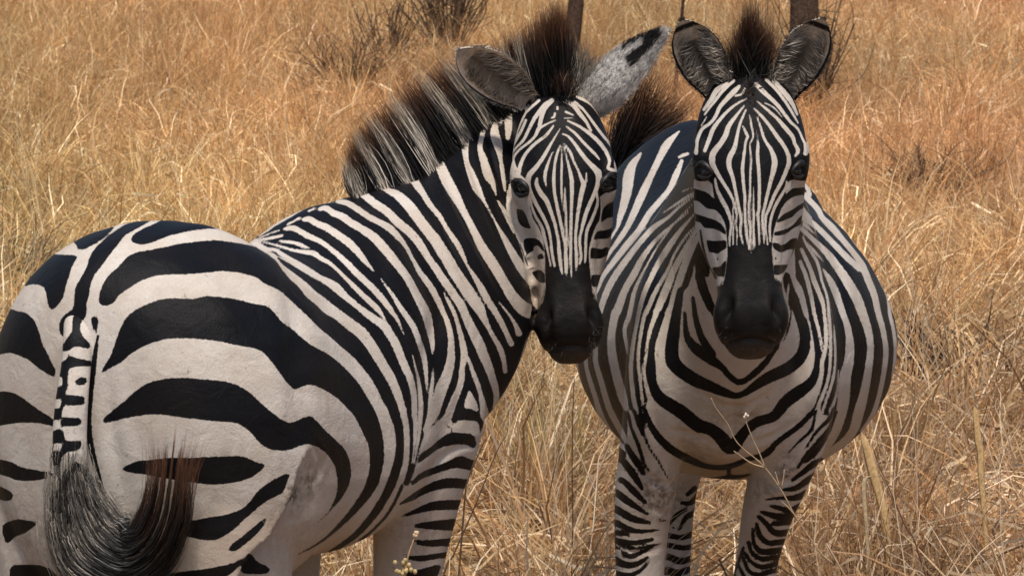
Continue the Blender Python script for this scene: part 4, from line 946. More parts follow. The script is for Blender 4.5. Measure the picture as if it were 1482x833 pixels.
tail = mesh_obj('tail', to1(V), F, M_COAT, Z1, attrs={'coat': cf, 'muzzle': mf, 'dirt': np.clip((V[:, 2] < 1.0) * .4, 0, 1), 'chin': np.zeros(len(V)), 'calm': np.zeros(len(V)), 'tan': np.zeros(len(V))})
FLOW = catmull(np.array([(102, 630), (103, 685), (113, 740), (136, 788), (178, 812), (216, 792), (236, 752), (244, 712), (248, 676), (252, 640), (256, 600)], float), 8)
def flow(n, s0, s1, wide, c0, c1, wid, tf, Yo):
    a_ = s0[0] + (s0[1] - s0[0]) * np.sqrt(rnd(n, 0, 1)); b_ = np.clip(a_ + rnd(n, *s1), 0, 1.0); off = np.clip(RNG.normal(size=n), -1.9, 1.9); k = 15
    t = np.linspace(0, 1, k)[None]; S_ = a_[:, None] * (1 - t) + b_[:, None] * t; x = np.linspace(0, 1, len(FLOW))
    cx = np.interp(S_, x, FLOW[:, 0]); cy = np.interp(S_, x, FLOW[:, 1]); e = .02
    tx = np.interp(S_ + e, x, FLOW[:, 0]) - np.interp(S_ - e, x, FLOW[:, 0]); ty = np.interp(S_ + e, x, FLOW[:, 1]) - np.interp(S_ - e, x, FLOW[:, 1])
    ln = np.hypot(tx, ty) + 1e-6; wv = np.interp(S_, np.linspace(0, 1, len(wide)), wide) * (off[:, None] * np.clip(1.5 - 1.6 * S_, .15, 1) + np.round(off * 1.6)[:, None] / 1.6 * (1 - np.clip(1.5 - 1.6 * S_, .15, 1))) * (1 + RNG.normal(size=(n, 1)) * .1)
    ext = np.clip(S_ - 1, 0, 1) * 160
    X = cx - ty / ln * wv + RNG.normal(size=(n, k)) * .6; Y_ = cy + tx / ln * wv - ext; D = Yo + RNG.normal(size=(n, 1)) * .016 - .02 * np.sin(math.pi * S_)
    paths = np.array([[at(X[i, j], Y_[i, j], D[i, j]) for j in range(k)] for i in range(n)])
    return (paths, rnd(n, *wid), shade(c0, n, .45), shade(c1, n, .5), tf)
def banded(fl):
    """Short tail hair in grey and black rings."""
    paths, wd, c0, c1, tf = fl; n = len(paths); k = coat(TAIL1, chart(paths[:, 1]))[0] + RNG.normal(size=n) * 1.5 < 0
    c = np.where(k[:, None], shade(BLACK * 1.5, n), shade(WHITE * .62, n, .3)); return paths, wd, c, c * .7 + .02, tf
SW = [12, 16, 24, 31, 30, 24, 19, 15, 15, 17, 20]
hair_obj('tail_tuft', tail, [banded(flow(4600, (.0, .30), (.03, .08), [14, 17, 24, 31, 30, 24, 19, 16, 16, 16, 16], WHITE, WHITE, (.0008, .0016), .5, 5.615)), flow(3000, (.06, .34), (.13, .28), SW, GREY * .75, GREY * .5, (.0007, .0014), .5, 5.62), flow(350, (.06, .30), (.10, .22), SW, GREY * 1.5, GREY * .7, (.0006, .0012), .5, 5.615),
                             flow(1200, (.06, .38), (.13, .30), SW, BLACK * 3, BLACK, (.0007, .0014), .5, 5.62), flow(3200, (.30, .52), (.14, .42), [14, 14, 20, 26, 26, 20, 18, 16, 15, 17, 22], BLACK, BROWN * .9, (.0007, .0014), .45, 5.60),
                             flow(500, (.36, .56), (.28, .46), [14, 14, 20, 26, 26, 20, 20, 19, 20, 24, 30], BLACK, BROWN * 1.8, (.0005, .0010), .5, 5.60)], M_HAIR, to1)
# tail of the facing zebra, flicked up behind its rump
TQ = [(1030, 262, 8.36, .035), (985, 268, 8.50, .032), (940, 285, 8.56, .028), (905, 285, 8.58, .024), (882, 268, 8.58, .018), (880, 250, 8.58, .008)]
tq = [at(x, y, Y) for x, y, Y, r in TQ]
V, F = oval_loft([[*tq[i], 0, 1, 0, *nrm(np.cross(nrm(tq[min(i + 1, 5)] - tq[max(i - 1, 0)]), (0, 1, 0))), TQ[i][3], TQ[i][3], TQ[i][3], 2] for i in range(6)], 18, 8)
tail2 = mesh_obj('tail', to2(V), F, M_COAT, Z2, attrs={'coat': 8 * np.sin(V[:, 0] * 120), 'muzzle': np.full(len(V), 14.), 'dirt': np.zeros(len(V)), 'chin': np.zeros(len(V)), 'calm': np.zeros(len(V)), 'tan': np.zeros(len(V))})
TIPS2 = [(900, 120), (935, 96), (958, 88), (975, 118), (990, 140), (1004, 152), (985, 176)]
hair_obj('tail_tuft', tail2, [tuft((884, 262), (7, 16), TIPS2, 1700, BLACK * .8, BROWN * .5, (.0012, .0026), .55, (.6, 1.05), 8.56, .012), tuft((884, 262), (8, 16), [(915, 110), (955, 82), (995, 140), (1010, 152)], 500, BLACK, BROWN * 1.5, (.0009, .0018), .5, (.7, 1.15), 8.56, .018)], M_HAIR, to2)
# ---------------------------------------------------------------- ground
gm, gt, gp = mat('dry soil and straw'); g = NT(gt); gco = g.n('ShaderNodeTexCoord').outputs['Object']
gcol = g.mix(g.ramp(g.noise(1.3, 5, gco), .35, .65), (.20, .125, .065), (.32, .21, .11))
gcol = g.mix(g.step(g.noise(28, 6, gco, .75), .50, .62), gcol, (.10, .062, .035))
gt.links.new(gcol, gp.inputs['Base Color']); gp.inputs['Roughness'].default_value = .95; gp.inputs['Specular IOR Level'].default_value = .1
gt.links.new(g.n('ShaderNodeBump', Strength=.8, Distance=.03, Height=g.noise(22, 6, gco, .7)).outputs[0], gp.inputs['Normal'])
def ground_z(x, y): return .05 * np.sin(.35 * x + .5) * np.sin(.22 * y + 1.1) * np.clip((np.asarray(y) - 9) / 6, 0, 1)
gx = np.concatenate([[-300, -120, -60], np.linspace(-30, 30, 61), [60, 120, 300]]); gy = np.concatenate([[-60, -10], np.linspace(0, 60, 61), [90, 150, 300, 900]])
X, Y = np.meshgrid(gx, gy); Zg = ground_z(X, Y) * (Y < 62); V = np.stack([X, Y, Zg], -1).reshape(-1, 3); nx = len(gx)
F = [(i * nx + j, i * nx + j + 1, (i + 1) * nx + j + 1, (i + 1) * nx + j) for i in range(len(gy) - 1) for j in range(nx - 1)]
go = mesh_obj('ground', V, F, gm); go['kind'] = 'structure'

# ---------------------------------------------------------------- grass
def grass_material():
    m, t, p = mat('dry grass'); g = NT(t)
    base = g.attr('tint', 'Color'); tone = g.n('ShaderNodeAttribute', _attribute_type='INSTANCER', _attribute_name='tone').outputs['Color']
    c = g.n('ShaderNodeVectorMath', _operation='MULTIPLY', i0=base, i1=tone).outputs[0]
    t.links.new(c, p.inputs['Base Color']); p.inputs['Roughness'].default_value = .5; p.inputs['Specular IOR Level'].default_value = .4
    tr = g.n('ShaderNodeBsdfTranslucent', Color=c).outputs[0]; out = [n for n in t.nodes if n.type == 'OUTPUT_MATERIAL'][0]
    mx = g.n('ShaderNodeMixShader', Fac=.32, i1=p.outputs[0], i2=tr); t.links.new(mx.outputs[0], out.inputs[0])
    return m
M_GRASS = grass_material()
STRAW = np.array([[.62, .44, .23], [.54, .36, .17], [.70, .55, .34], [.42, .26, .12], [.80, .68, .50], [.50, .29, .14], [.30, .19, .10]])
RED = np.array([[.31, .17, .08], [.38, .22, .10], [.21, .12, .065], [.46, .28, .13]])
PALE = np.array([[.66, .52, .32], [.56, .42, .23], [.76, .64, .44], [.44, .31, .17], [.26, .17, .10], [.60, .42, .21]])

def blade_paths(n, spread, h, lean, droop, k=5):
    """Curved blades rising from a tussock foot."""
    a = rnd(n, 0, 2 * math.pi); r = np.sqrt(rnd(n, 0, 1)) * spread; root = np.stack([r * np.cos(a), r * np.sin(a), np.full(n, -.02)], 1)
    b = a + RNG.normal(size=n) * .9; H = rnd(n, *h); ln = H * np.abs(rnd(n, *lean)); t = np.linspace(0, 1, k)[None]
    dr = H[:, None] * np.abs(rnd(n, *droop))[:, None] * t ** 2.6; out = ln[:, None] * t ** 1.5
    wob = RNG.normal(size=(n, k)) * .012 * t
    return np.stack([root[:, :1] + np.cos(b)[:, None] * out + wob, root[:, 1:2] + np.sin(b)[:, None] * out + RNG.normal(size=(n, k)) * .012 * t, root[:, 2:] + H[:, None] * t - dr], -1)

def litter_paths(n, spread, ln, zmax, k=4):
    c = np.stack([RNG.normal(size=n) * spread, RNG.normal(size=n) * spread, rnd(n, .0, zmax)], 1); a = rnd(n, 0, 2 * math.pi); e = RNG.normal(size=n) * .32
    d = np.stack([np.cos(a) * np.cos(e), np.sin(a) * np.cos(e), np.sin(e)], 1) * rnd(n, *ln)[:, None]; t = np.linspace(-.5, .5, k)[None, :, None]
    side = perp(d, np.array([0, 0, 1.0])) * (RNG.normal(size=n) * .05)[:, None]
    p = c[:, None] + d[:, None] * t + side[:, None] * (1 - 4 * t ** 2); p[..., 2] = np.maximum(p[..., 2] + (RNG.normal(size=n) * .02)[:, None] * (1 - 4 * t[..., 0] ** 2), .004); return p

def pick(pal, n, amt=.22): return pal[RNG.integers(len(pal), size=n)] * RNG.uniform(1 - amt, 1 + amt, (n, 1))

def clump(name, sets):
    V = []; F = []; K = []; o = 0
    for paths, wd, c in sets:
        v, f, col = hair_mesh(paths, wd, c, c * 1.12, tip_from=.4); V.append(v); F.append(f + o); K.append(col); o += len(v)
    me = bpy.data.meshes.new(name); V = np.vstack(V); F = np.vstack(F); me.from_pydata(V.tolist(), [], F.tolist()); me.materials.append(M_GRASS)
    a = me.attributes.new('tint', 'FLOAT_COLOR', 'POINT'); c4 = np.ones((len(V), 4), np.float32); c4[:, :3] = np.vstack(K); a.data.foreach_set('color', c4.ravel())
    me.polygons.foreach_set('use_smooth', np.ones(len(F), bool)); me.update()
    o_ = bpy.data.objects.new(name, me); CLUMPS.objects.link(o_); return o_
def seed_wisps(n, spread, h):
    """Fine stems, each with a thin feathery head."""
    st = blade_paths(n, spread, h, (.05, .35), (0, .12)); out = [(st, rnd(n, .0018, .0032), pick(RED, n))]
    top = np.repeat(st[:, -1], 7, 0) - np.array([0, 0, 1.0]) * rnd(n * 7, 0, .14)[:, None]; tip = top + RNG.normal(size=(n * 7, 3)) * np.array([.022, .022, .012]) + np.array([0, 0, .035])
    out.append((strands(top, tip, np.zeros((n * 7, 3)), 3, .002), rnd(n * 7, .0014, .0026), pick(RED, n * 7) * 1.35)); return out
CLUMPS = bpy.data.collections.new('grass clumps')          # source tussocks, never placed themselves
for v_ in range(4):   # 0-3 straw tussock with leaves
    n = 52; clump('tussock', [(blade_paths(n, .13, (.14, .50), (.2, 1.0), (0, .6), 6), rnd(n, .0035, .0085), pick(STRAW, n)), (blade_paths(14, .10, (.30, .62), (.05, .5), (0, .15)), rnd(14, .002, .0035), pick(STRAW, 14) * .85), (litter_paths(26, .12, (.10, .30), .16), rnd(26, .003, .007), pick(STRAW, 26))])
for v_ in range(3):   # 4-6 russet seeding grass
    clump('seeding_grass', seed_wisps(20, .12, (.32, .70)) + [(blade_paths(26, .10, (.15, .5), (.2, .8), (0, .5)), rnd(26, .003, .007), pick(STRAW, 26) * .9)])
for v_ in range(3):   # 7-9 broken litter
    clump('straw_litter', [(litter_paths(90, .16, (.08, .34), .12), rnd(90, .0025, .007), pick(PALE, 90)), (litter_paths(16, .16, (.05, .16), .20), rnd(16, .007, .013), pick(STRAW[[2, 4]], 16)), (litter_paths(24, .16, (.1, .3), .10), rnd(24, .002, .003), pick(RED, 24))])
for v_ in range(2):   # 10-11 bent pale leaves
    clump('bent_leaves', [(blade_paths(34, .16, (.15, .52), (.4, 1.3), (.3, 1.1), 7), rnd(34, .004, .013), pick(STRAW[[2, 4, 0, 1, 3, 5]], 34) * 1.08), (litter_paths(30, .14, (.1, .3), .15), rnd(30, .003, .006), pick(PALE, 30))])
for v_ in range(2):   # 12-13 red wiry stems
    clump('wiry_stems', [(blade_paths(40, .14, (.12, .48), (.2, 1.0), (0, .5), 6), rnd(40, .002, .004), pick(RED, 40)), (litter_paths(40, .14, (.08, .26), .14), rnd(40, .0025, .005), pick(PALE, 40))])

def field():
    pts = []; kind = []; scl = []; tone = []; rot = []
    def add(x, y, k, s, tn): pts.append((x, y, float(ground_z(x, y)))); kind.append(k); scl.append(s); tone.append(tn); rot.append((RNG.normal() * .24, RNG.normal() * .24, RNG.uniform(0, 6.28)))
    lump = lambda x, y: .5 + .5 * math.sin(1.7 * x + 2.1 * math.sin(.9 * y)) * math.sin(1.3 * y + 1.9 * math.sin(1.1 * x))
    y = 3.0
    while y < 58:
        step = .15 + .0030 * y; hw = .30 * y + 3.5; nrow = int(2 * hw / step)
        for _ in range(nrow):
            x = RNG.uniform(-hw, hw); yy = y + RNG.uniform(0, step * 1.0); L_ = lump(x, yy)
            far = np.clip((yy - 11) / 5, 0, 1)  # also lifts the tone, painting a sunlit background into the grass colour
            # bare trodden straw round the animals, taller grass beyond
            if RNG.random() < .10 + .10 * (L_ < .3): continue
            if abs(x) > .155 * yy + 1.6 and RNG.random() < .4: continue
            right = np.clip(x / (.14 * yy) * .5 + .5, 0, 1)
            w_ = np.array([.30 + .10 * far, (.08 + .10 * far * (.35 + L_)), .95 * (1 - far) + .55, .30 + .60 * far, .30 * (1 - far) * right + .04])
            gk = RNG.choice(5, p=w_ / w_.sum()); k = (RNG.integers(0, 4), RNG.integers(4, 7), RNG.integers(7, 10), RNG.integers(10, 12), RNG.integers(12, 14))[gk]
            s = RNG.uniform(.75, 1.25) * (1 if gk in (2, 3) else (.42 + .58 * far))
            if yy < 9.2 and gk not in (2,): s *= .45
            if yy > 24: s *= 1.12
            warm = .5 + .5 * math.sin(.55 * x + .33 * yy + 1.2 * math.sin(.4 * x - .2 * yy))
            patch = .5 + .5 * math.sin(2.3 * x + 1.7 * math.sin(1.3 * yy + x)) * math.sin(1.1 * yy + 1.5 * math.sin(.8 * x)); b = RNG.uniform(.66, 1.22) * (1.12 + .46 * far) * (.72 + .40 * patch)  # patch darkens the tone in blotches, painting shadowed hollows into the grass
            add(x, yy, int(k), s, (b * (1.0 + .06 * warm), b * (.99 - .05 * warm * far - .03 * right + .03 * (1 - right)), b * (.93 - .06 * far - .06 * warm * far), 1))
        y += step
    return np.array(pts), kind, scl, np.array(tone), np.array(rot)
gp_, gk_, gs_, gtn, grt = field()
me = bpy.data.meshes.new('dry_grass'); me.from_pydata(gp_.tolist(), [], [])
for nm, typ, key, data in (('kind_of', 'INT', 'value', np.array(gk_, np.int32)), ('size', 'FLOAT', 'value', np.array(gs_, np.float32)), ('tone', 'FLOAT_COLOR', 'color', gtn.astype(np.float32).ravel()), ('turn', 'FLOAT_VECTOR', 'vector', grt.astype(np.float32).ravel())):
    a = me.attributes.new(nm, typ, 'POINT'); a.data.foreach_set(key, data)
grass = bpy.data.objects.new('dry_grass', me); C.objects.link(grass); grass['kind'] = 'stuff'; grass['label'] = 'dry golden grass and trodden straw covering the ground'; grass['category'] = 'grass'
ng = bpy.data.node_groups.new('scatter grass', 'GeometryNodeTree'); ng.interface.new_socket('Geometry', in_out='INPUT', socket_type='NodeSocketGeometry'); ng.interface.new_socket('Geometry', in_out='OUTPUT', socket_type='NodeSocketGeometry')
N = ng.nodes; gi = N.new('NodeGroupInput'); gout = N.new('NodeGroupOutput'); ci = N.new('GeometryNodeCollectionInfo'); ci.inputs['Collection'].default_value = CLUMPS; ci.inputs['Separate Children'].default_value = True; ci.inputs['Reset Children'].default_value = True
ip = N.new('GeometryNodeInstanceOnPoints'); ip.inputs['Pick Instance'].default_value = True
def named(nm, typ):
    q = N.new('GeometryNodeInputNamedAttribute'); q.data_type = typ; q.inputs['Name'].default_value = nm; return q.outputs['Attribute']
m2p = N.new('GeometryNodeMeshToPoints'); ng.links.new(gi.outputs[0], m2p.inputs[0]); ng.links.new(m2p.outputs[0], ip.inputs['Points']); ng.links.new(ci.outputs[0], ip.inputs['Instance'])
ng.links.new(named('kind_of', 'INT'), ip.inputs['Instance Index']); ng.links.new(named('turn', 'FLOAT_VECTOR'), ip.inputs['Rotation']); ng.links.new(named('size', 'FLOAT'), ip.inputs['Scale']); ng.links.new(ip.outputs[0], gout.inputs[0])
md = grass.modifiers.new('scatter', 'NODES'); md.node_group = ng

# ---------------------------------------------------------------- single stalks, tussocks, shrubs and trees
M_STALK = tint_material('dry stalk', .5, .35, 120, .25)
def tube_mesh(path, rad, nseg=7, sub=4):
    P = np.asarray(path, float); spec = []
    for i in range(len(P)):
        t = nrm(P[min(i + 1, len(P) - 1)] - P[max(i - 1, 0)]); u = nrm(np.cross(t, (0.31, .2, .93) if abs(t[2]) < .9 else (1, 0, 0))); v = np.cross(t, u); spec.append([*P[i], *u, *v, rad[i], rad[i], rad[i], 2])
    return oval_loft(spec, nseg, sub)
def join(ms):
    V = []; F = []; o = 0
    for v, f in ms: V.append(v); F += [tuple(i + o for i in q) for q in f]; o += len(v)
    return np.vstack(V), F
def solid(name, ms, col, parent, M=None, base=np.zeros(3)):
    V, F = join(ms) if isinstance(ms, list) else ms
    return mesh_obj(name, V - base, F, M or M_STALK, parent, True, colors=np.tile(np.asarray(col, float), (len(V), 1)))
def stalk(name, label, pix, Y, w_, col, group=None, tip=.4, cat='grass stalk'):
    """pix: photo positions from the tip down; the foot is carried on to the ground."""
    P = [at(x, y, Y + (q[0] if q else 0)) for x, y, *q in pix]; d = P[-1] - P[-2]
    if d[2] < -1e-4: P.append(P[-1] + d * ((P[-1][2] - .0) / -d[2]) * .6 + np.array([0, 0, -P[-1][2] * .4 - .01]) )
    P = P[::-1]; base = np.array([P[0][0], P[0][1], 0]); n = len(P)
    root = thing(name, label, cat, tuple(base), 0, group)
    solid('stem', tube_mesh(P, [w_ / 2 * (1 - (1 - tip) * i / (n - 1)) for i in range(n)]), col, root, base=base)
    return root, base
r_, b_ = stalk('grass_stalk', 'thin forked pale stalk rising across the chest of the head-on zebra', [(1029, 575), (1036, 590), (1053, 613), (1064, 636), (1078, 651), (1092, 662), (1107, 676), (1125, 700), (1136, 718), (1149, 743), (1167, 771), (1189, 801), (1207, 816), (1223, 833)], 6.0, .0034, (.36, .24, .14))
for nm, px in (('branch', [(1107, 676), (1090, 671), (1077, 663), (1062, 652)]), ('branch', [(1107, 676), (1099, 655), (1090, 636), (1078, 606)]), ('branch', [(1128, 703), (1124, 690), (1122, 682)]), ('branch', [(1131, 706), (1134, 690), (1135, 679)]), ('branch', [(1149, 743), (1140, 733), (1131, 725)])):
    P = [at(x, y, 6.0) for x, y in px]; solid(nm, tube_mesh(P, np.linspace(.0013, .0007, len(P))), (.40, .28, .17), r_, base=b_)
solid('seed_head', [ball(at(1078, 602, 6.0) + RNG.normal(size=3) * .003, .002, .002, .003, nu=7, nv=5) for _ in range(7)], (.62, .52, .42), r_, base=b_)
r_, b_ = stalk('grass_stalk', 'short stalk with a fluffy yellow seed head at the rump zebra\'s foreleg', [(602, 771), (597, 785), (591, 803), (587, 822), (583, 845), (580, 880)], 5.5, .0040, (.50, .34, .17))
solid('seed_head', [ball(at(586 + RNG.normal() * 7, 828 + RNG.normal() * 8, 5.5) + RNG.normal(size=3) * .002, .0035, .0035, .0045, nu=7, nv=5) for _ in range(16)], (.46, .34, .16), r_, base=b_)
solid('seed_head', [ball(at(601 + RNG.normal() * 2, 772 + RNG.normal() * 2, 5.5), .003, .003, .004, nu=7, nv=5) for _ in range(4)], (.60, .42, .25), r_, base=b_)
for lab, pix, Y, w_, col in (
    ('dark upright stem in front of the gap between the two zebras', [(831, 545), (829, 600), (828, 680), (829, 760), (827, 833)], 8.9, .0052, (.10, .06, .035)),
    ('pale straw leaning from the dark upright stem towards the facing zebra\'s foreleg', [(818, 612), (836, 650), (852, 690), (866, 718), (876, 745), (880, 790)], 9.0, .0055, (.58, .47, .33)),
    ('olive stem just beside the dark upright stem', [(834, 575), (842, 640), (846, 720), (847, 833)], 9.2, .006, (.30, .24, .09)),
    ('dark twiggy stem touching the shoulder of the zebra seen from behind', [(706, 632), (700, 640), (690, 662), (680, 685), (676, 700), (672, 730)], 7.6, .0045, (.12, .07, .045)),
    ('long dark stem slanting down beside the rump zebra\'s foreleg', [(733, 628), (718, 655), (702, 695), (690, 725), (675, 760), (655, 805), (640, 838)], 7.7, .0050, (.13, .085, .05)),
    ('red-brown stem slanting below the belly of the facing zebra', [(1262, 645), (1272, 672), (1284, 700), (1297, 730), (1310, 760), (1330, 800)], 8.2, .0045, (.17, .08, .05)),
    ('slim pale stalk with a bent seed tip in the straw at the far side', [(1357, 598), (1366, 615), (1373, 640), (1380, 668), (1384, 690)], 9.6, .007, (.52, .40, .28)),
    ('tall tan stem at the edge of the field', [(1352, 560), (1346, 590), (1336, 630), (1328, 660)], 10.4, .005, (.48, .34, .18)),
    ('dark stem standing in the straw below the smudge of shadow', [(1444, 575), (1452, 610), (1463, 650), (1470, 700), (1474, 760)], 9.4, .0045, (.33, .22, .13))):
    stalk('grass_stalk', lab, pix, Y, w_, col)
def leaf(label, pix, Y, w_, col):
    P = np.array([at(x, y, Y) for x, y in pix][::-1]); base = np.array([P[0][0], P[0][1], 0]); P = np.vstack([[P[0] - np.array([0, 0, P[0][2]])], P]); P = catmull(P, 4); n = len(P)
    t = np.linspace(0, 1, n); wd = w_ / 2 * np.interp(t, [0, .3, .7, .93, 1], [.45, .8, 1, .8, .25]); V = []
    for i in range(n):
        for q, dz in ((-1, 0), (-.5, .25), (0, -.3), (.5, .25), (1, 0)): V.append(P[i] + np.array([q * wd[i], dz * wd[i] * .8, 0]))
        V.append(P[i] + np.array([.5 * wd[i], -.3 * wd[i] + .0015, 0])); V.append(P[i] + np.array([-.5 * wd[i], -.3 * wd[i] + .0015, 0]))
    F = [(i * 7 + j, i * 7 + (j + 1) % 7, (i + 1) * 7 + (j + 1) % 7, (i + 1) * 7 + j) for i in range(n - 1) for j in range(7)]
    root = thing('broad_grass', label, 'dry grass leaf', tuple(base)); solid('leaf', (np.array(V), F), col, root, base=base)
leaf('broad yellow grass leaf beside the belly of the facing zebra', [(1248, 628), (1256, 655), (1265, 690), (1274, 720), (1281, 755), (1290, 840)], 8.9, .026, (.64, .42, .20))
leaf('broad upright yellow blade with a cut-off top in the straw', [(1411, 588), (1413, 610), (1416, 640), (1419, 655), (1420, 690), (1424, 735), (1428, 800)], 9.1, .019, (.64, .42, .20))
leaf('pale hooked blade bending over in front of the broad yellow blade', [(1272, 690), (1262, 688), (1252, 694), (1250, 712), (1252, 740), (1256, 800)], 8.7, .012, (.56, .43, .27))

def tussock(label, px, py, Y, n, h, lean, droop, wd, pal, spread, group):
    b = at(px, py, Y); base = np.array([b[0], b[1], 0.0]); root = thing('grass_tussock', label, 'grass tussock', tuple(base), RNG.uniform(0, 6), group)
    o = None
    v, f, c = hair_mesh(blade_paths(n, spread, h, lean, droop, 6), rnd(n, *wd), pick(pal, n), pick(pal, n), tip_from=.5)
    q = mesh_obj('blades', v, f, M_STALK, root, True, colors=c); q['kind'] = 'stuff'
    return root
OL = np.array([[.42, .30, .11], [.50, .36, .15], [.34, .26, .10], [.56, .42, .2]])
GT = 'tussocks standing out of the straw'
tussock('stiff yellow tussock in the gap between the two zebras', 800, 745, 10.1, 90, (.35, .62), (.1, .5), (0, .12), (.004, .007), OL, .05, GT)
tussock('red stubble tussock below the belly of the facing zebra', 1300, 640, 10.8, 120, (.2, .42), (.05, .35), (0, .1), (.003, .006), RED * 1.2, .06, GT)
tussock('wiry red tussock lowest down beside the facing zebra\'s foreleg', 1240, 860, 8.9, 150, (.15, .42), (.2, 1.2), (0, .4), (.003, .0045), RED, .22, GT)
tussock('dark wiry tussock in the corner of the field', 1400, 880, 8.8, 140, (.2, .5), (.1, .8), (0, .3), (.003, .0045), RED * .8, .25, GT)

M_BARK = tint_material('bark', .9, .15, 60, .5, .006)
def shrub(label, px, py, Y, h, n, spread, col, thick=.004):
    b = at(px, py, Y); base = np.array([b[0], b[1], 0.0]); root = thing('dry_shrub', label, 'shrub', tuple(base), 0, 'dry shrubs in the grass'); tw = []; 
    for i in range(n):
        a = RNG.uniform(0, 6.28); H = h * RNG.uniform(.5, 1); d = np.array([math.cos(a), math.sin(a), 0]) * spread * RNG.uniform(.2, 1)
        P = [np.array([0, 0, -.02]), d * .35 + [0, 0, H * .4], d * .8 + [0, 0, H * .75] + RNG.normal(size=3) * .03, d + [0, 0, H] + RNG.normal(size=3) * .04]
        tw.append(tube_mesh(P, [thick, thick * .8, thick * .55, thick * .25], 5, 3))
        for _ in range(3):
            s = P[1] + (P[2] - P[1]) * RNG.random(); e = s + np.array([RNG.normal() * .6, RNG.normal() * .6, RNG.uniform(.2, 1)]) * H * .28
            tw.append(tube_mesh([s, (s + e) / 2 + RNG.normal(size=3) * .01, e], [thick * .5, thick * .38, thick * .15], 4, 2))
    q = solid('twigs', tw, col, root, M_BARK); q['kind'] = 'stuff'
shrub('grey-brown twiggy bush above the mane of the zebra seen from behind', 650, 140, 27, 1.1, 60, .55, (.13, .085, .055), .007)
shrub('low dark bush further out in the grass behind the mane', 560, 150, 26, .7, 40, .5, (.10, .065, .04), .007)
shrub('bare dark bush at the foot of the slim crooked tree', 740, 55, 33, 1.2, 45, .5, (.09, .06, .04), .008)
shrub('bare bush below the pair of trunks past the facing zebra\'s ear', 1300, 45, 33, 1.1, 45, .6, (.10, .06, .04), .008)
shrub('matted dark brush hollow beside the flank of the facing zebra', 1375, 600, 11.9, .34, 70, .30, (.075, .05, .035), .005)

shrub('low dead brush in a dark gap of the grass by the neck mane', 505, 190, 24.0, .55, 60, .5, (.12, .075, .045), .006)
shrub('dark brush around the foot of the thick brown trunk', 1180, 60, 22.6, .95, 50, .45, (.10, .065, .042), .006)
shrub('grey dead brush at the edge of the field left of the rump', 20, 395, 14.5, .38, 60, .35, (.20, .15, .09), .004)
shrub('flattened dark brush out beyond the hip of the facing zebra', 1345, 300, 18.0, .40, 60, .45, (.14, .08, .045), .005)

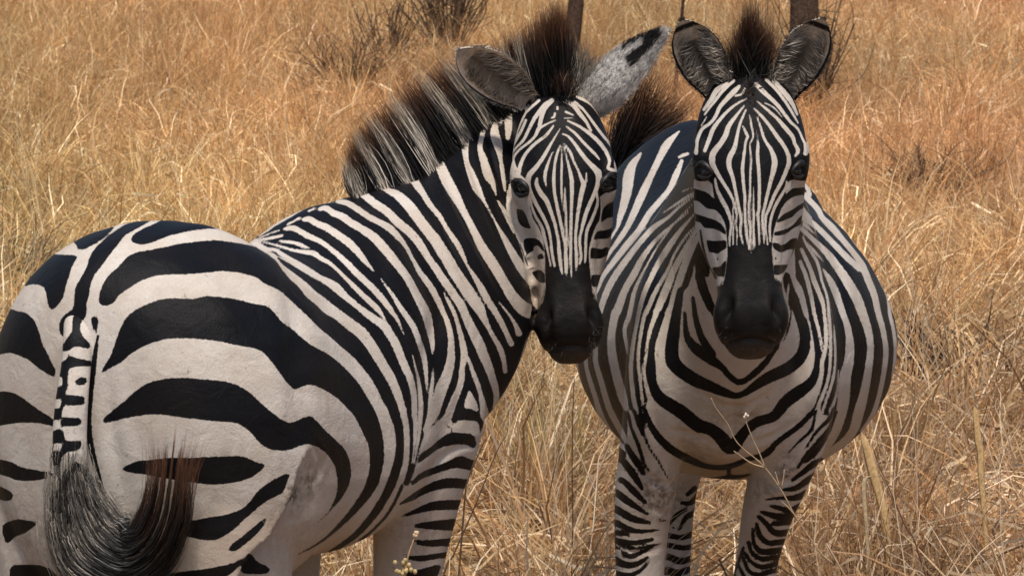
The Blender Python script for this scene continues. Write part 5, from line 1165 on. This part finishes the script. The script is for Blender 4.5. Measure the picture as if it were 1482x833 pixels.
M_LEAF = tint_material('tree leaves', .6, .3, 30, .4)
def tree(label, px, Y, dia, lean, limbs, H=5.0, crown=900):
    b = at(px, 10, Y); base = np.array([b[0], b[1], -.05]); root = thing('acacia_tree', label, 'tree', tuple(base), 0, 'trees along the far edge of the grass')
    r = dia / 2; P = [np.array([lean * z + .04 * math.sin(2.3 * z + px), .05 * math.sin(1.7 * z), z]) for z in np.linspace(-.1, H * .6, 8)]
    tr = solid('trunk', tube_mesh(P, np.linspace(r * 1.25, r * .6, 8), 12, 4), (.085, .055, .038), root, M_BARK)
    ends = []
    for z0, ang, ln in limbs:
        s = np.array([lean * z0 + .04 * math.sin(2.3 * z0 + px), .05 * math.sin(1.7 * z0), z0]); d = np.array([math.cos(ang), RNG.normal() * .5, abs(math.sin(ang))]); e = s + nrm(d) * ln
        solid('limb', tube_mesh([s, s + (e - s) * .4 + [0, 0, -.05], e], [r * .45, r * .3, r * .08], 8, 4), (.08, .052, .036), root, M_BARK); ends.append(e)
    for a in np.linspace(0, 6.28, 6)[:-1]:
        e = P[-1] + np.array([math.cos(a) * 1.4, math.sin(a) * 1.4, H * .3]); solid('limb', tube_mesh([P[-1], (P[-1] + e) / 2 + [0, 0, -.1], e], [r * .5, r * .35, r * .12], 8, 4), (.08, .052, .036), root, M_BARK); ends.append(e)
    n = crown; c = np.array(ends)[RNG.integers(len(ends), size=n)] + RNG.normal(size=(n, 3)) * np.array([.5, .5, .22]); c = c[c[:, 2] > H * .55]; n = len(c)
    u = RNG.normal(size=(n, 3)); u /= np.linalg.norm(u, axis=1)[:, None]; v = perp(u, RNG.normal(size=(n, 3))); s = rnd(n, .04, .09)[:, None]
    V = np.stack([c - u * s, c + v * s * .5, c + u * s, c - v * s * .5], 1).reshape(-1, 3); F = np.arange(4 * n).reshape(-1, 4)
    q = mesh_obj('crown', V, F, M_LEAF, root, False, colors=np.repeat(pick(np.array([[.10, .11, .035], [.16, .14, .05], [.07, .09, .03]]), n), 4, 0)); q['kind'] = 'stuff'
tree('dark crooked trunk rising behind the forelock of the backward-looking zebra', 822, 23.2, .095, .03, [(1.25, 2.2, .9)])
tree('slender stem with side twigs between the ears of the two zebras', 985, 22.8, .022, .0, [(.95, 2.75, .35), (1.2, .5, .4)], 3.2, 400)
tree('thick brown trunk behind the outer ear of the facing zebra', 1156, 23.2, .17, .0, [(1.3, .8, .9)])
M_GREEN = tint_material('green leaves', .5, .35, 60, .3)
def sprig(label, px, py, Y, z0, n=14, s=.016):
    p = at(px, py, Y); base = np.array([p[0], p[1], 0.0]); top = p[2] ; root = thing('green_sprig', label, 'weed', tuple(base), 0, 'green weeds in the dry grass'); 
    solid('stem', tube_mesh([[0, 0, -.01], [.005, 0, top * .5], [0, 0, top]], [.003, .0025, .0015], 6, 3), (.16, .17, .06), root, M_GREEN)
    V = []; F = []
    for i in range(n):
        c = np.array([RNG.normal() * .02, RNG.normal() * .02, top - RNG.uniform(0, .10)]); a = RNG.uniform(0, 6.28); d = np.array([math.cos(a), math.sin(a), RNG.uniform(-.3, .5)]); w = nrm(np.cross(d, (0, 0, 1))); k = len(V)
        V += [c, c + d * s + w * s * .45 + [0, 0, .004], c + d * s * 2.2, c + d * s - w * s * .45 + [0, 0, .004]]; F.append((k, k + 1, k + 2, k + 3))
    mesh_obj('leaf_cluster', V, F, M_GREEN, root, False, colors=pick(np.array([[.16, .20, .05], [.22, .24, .07]]), len(V)))['kind'] = 'stuff'
for lab, px, py, Y in (('green weed above the rump of the zebra seen from behind', 88, 350, 15.0), ('small green weed left of the mane halfway up the field', 345, 255, 19.5), ('green weed near the upper corner of the field', 100, 70, 31.0), ('green weed far out behind the ear tip of the backward-looking zebra', 890, 68, 31.0),
                       ('green weed in the straw below the outer ear of the facing zebra', 1180, 205, 22.0), ('green weed beyond the hip of the facing zebra', 1300, 245, 20.0), ('yellow-green weed beyond the flank of the facing zebra', 1300, 395, 14.6)):
    sprig(lab, px, py, Y, 0)
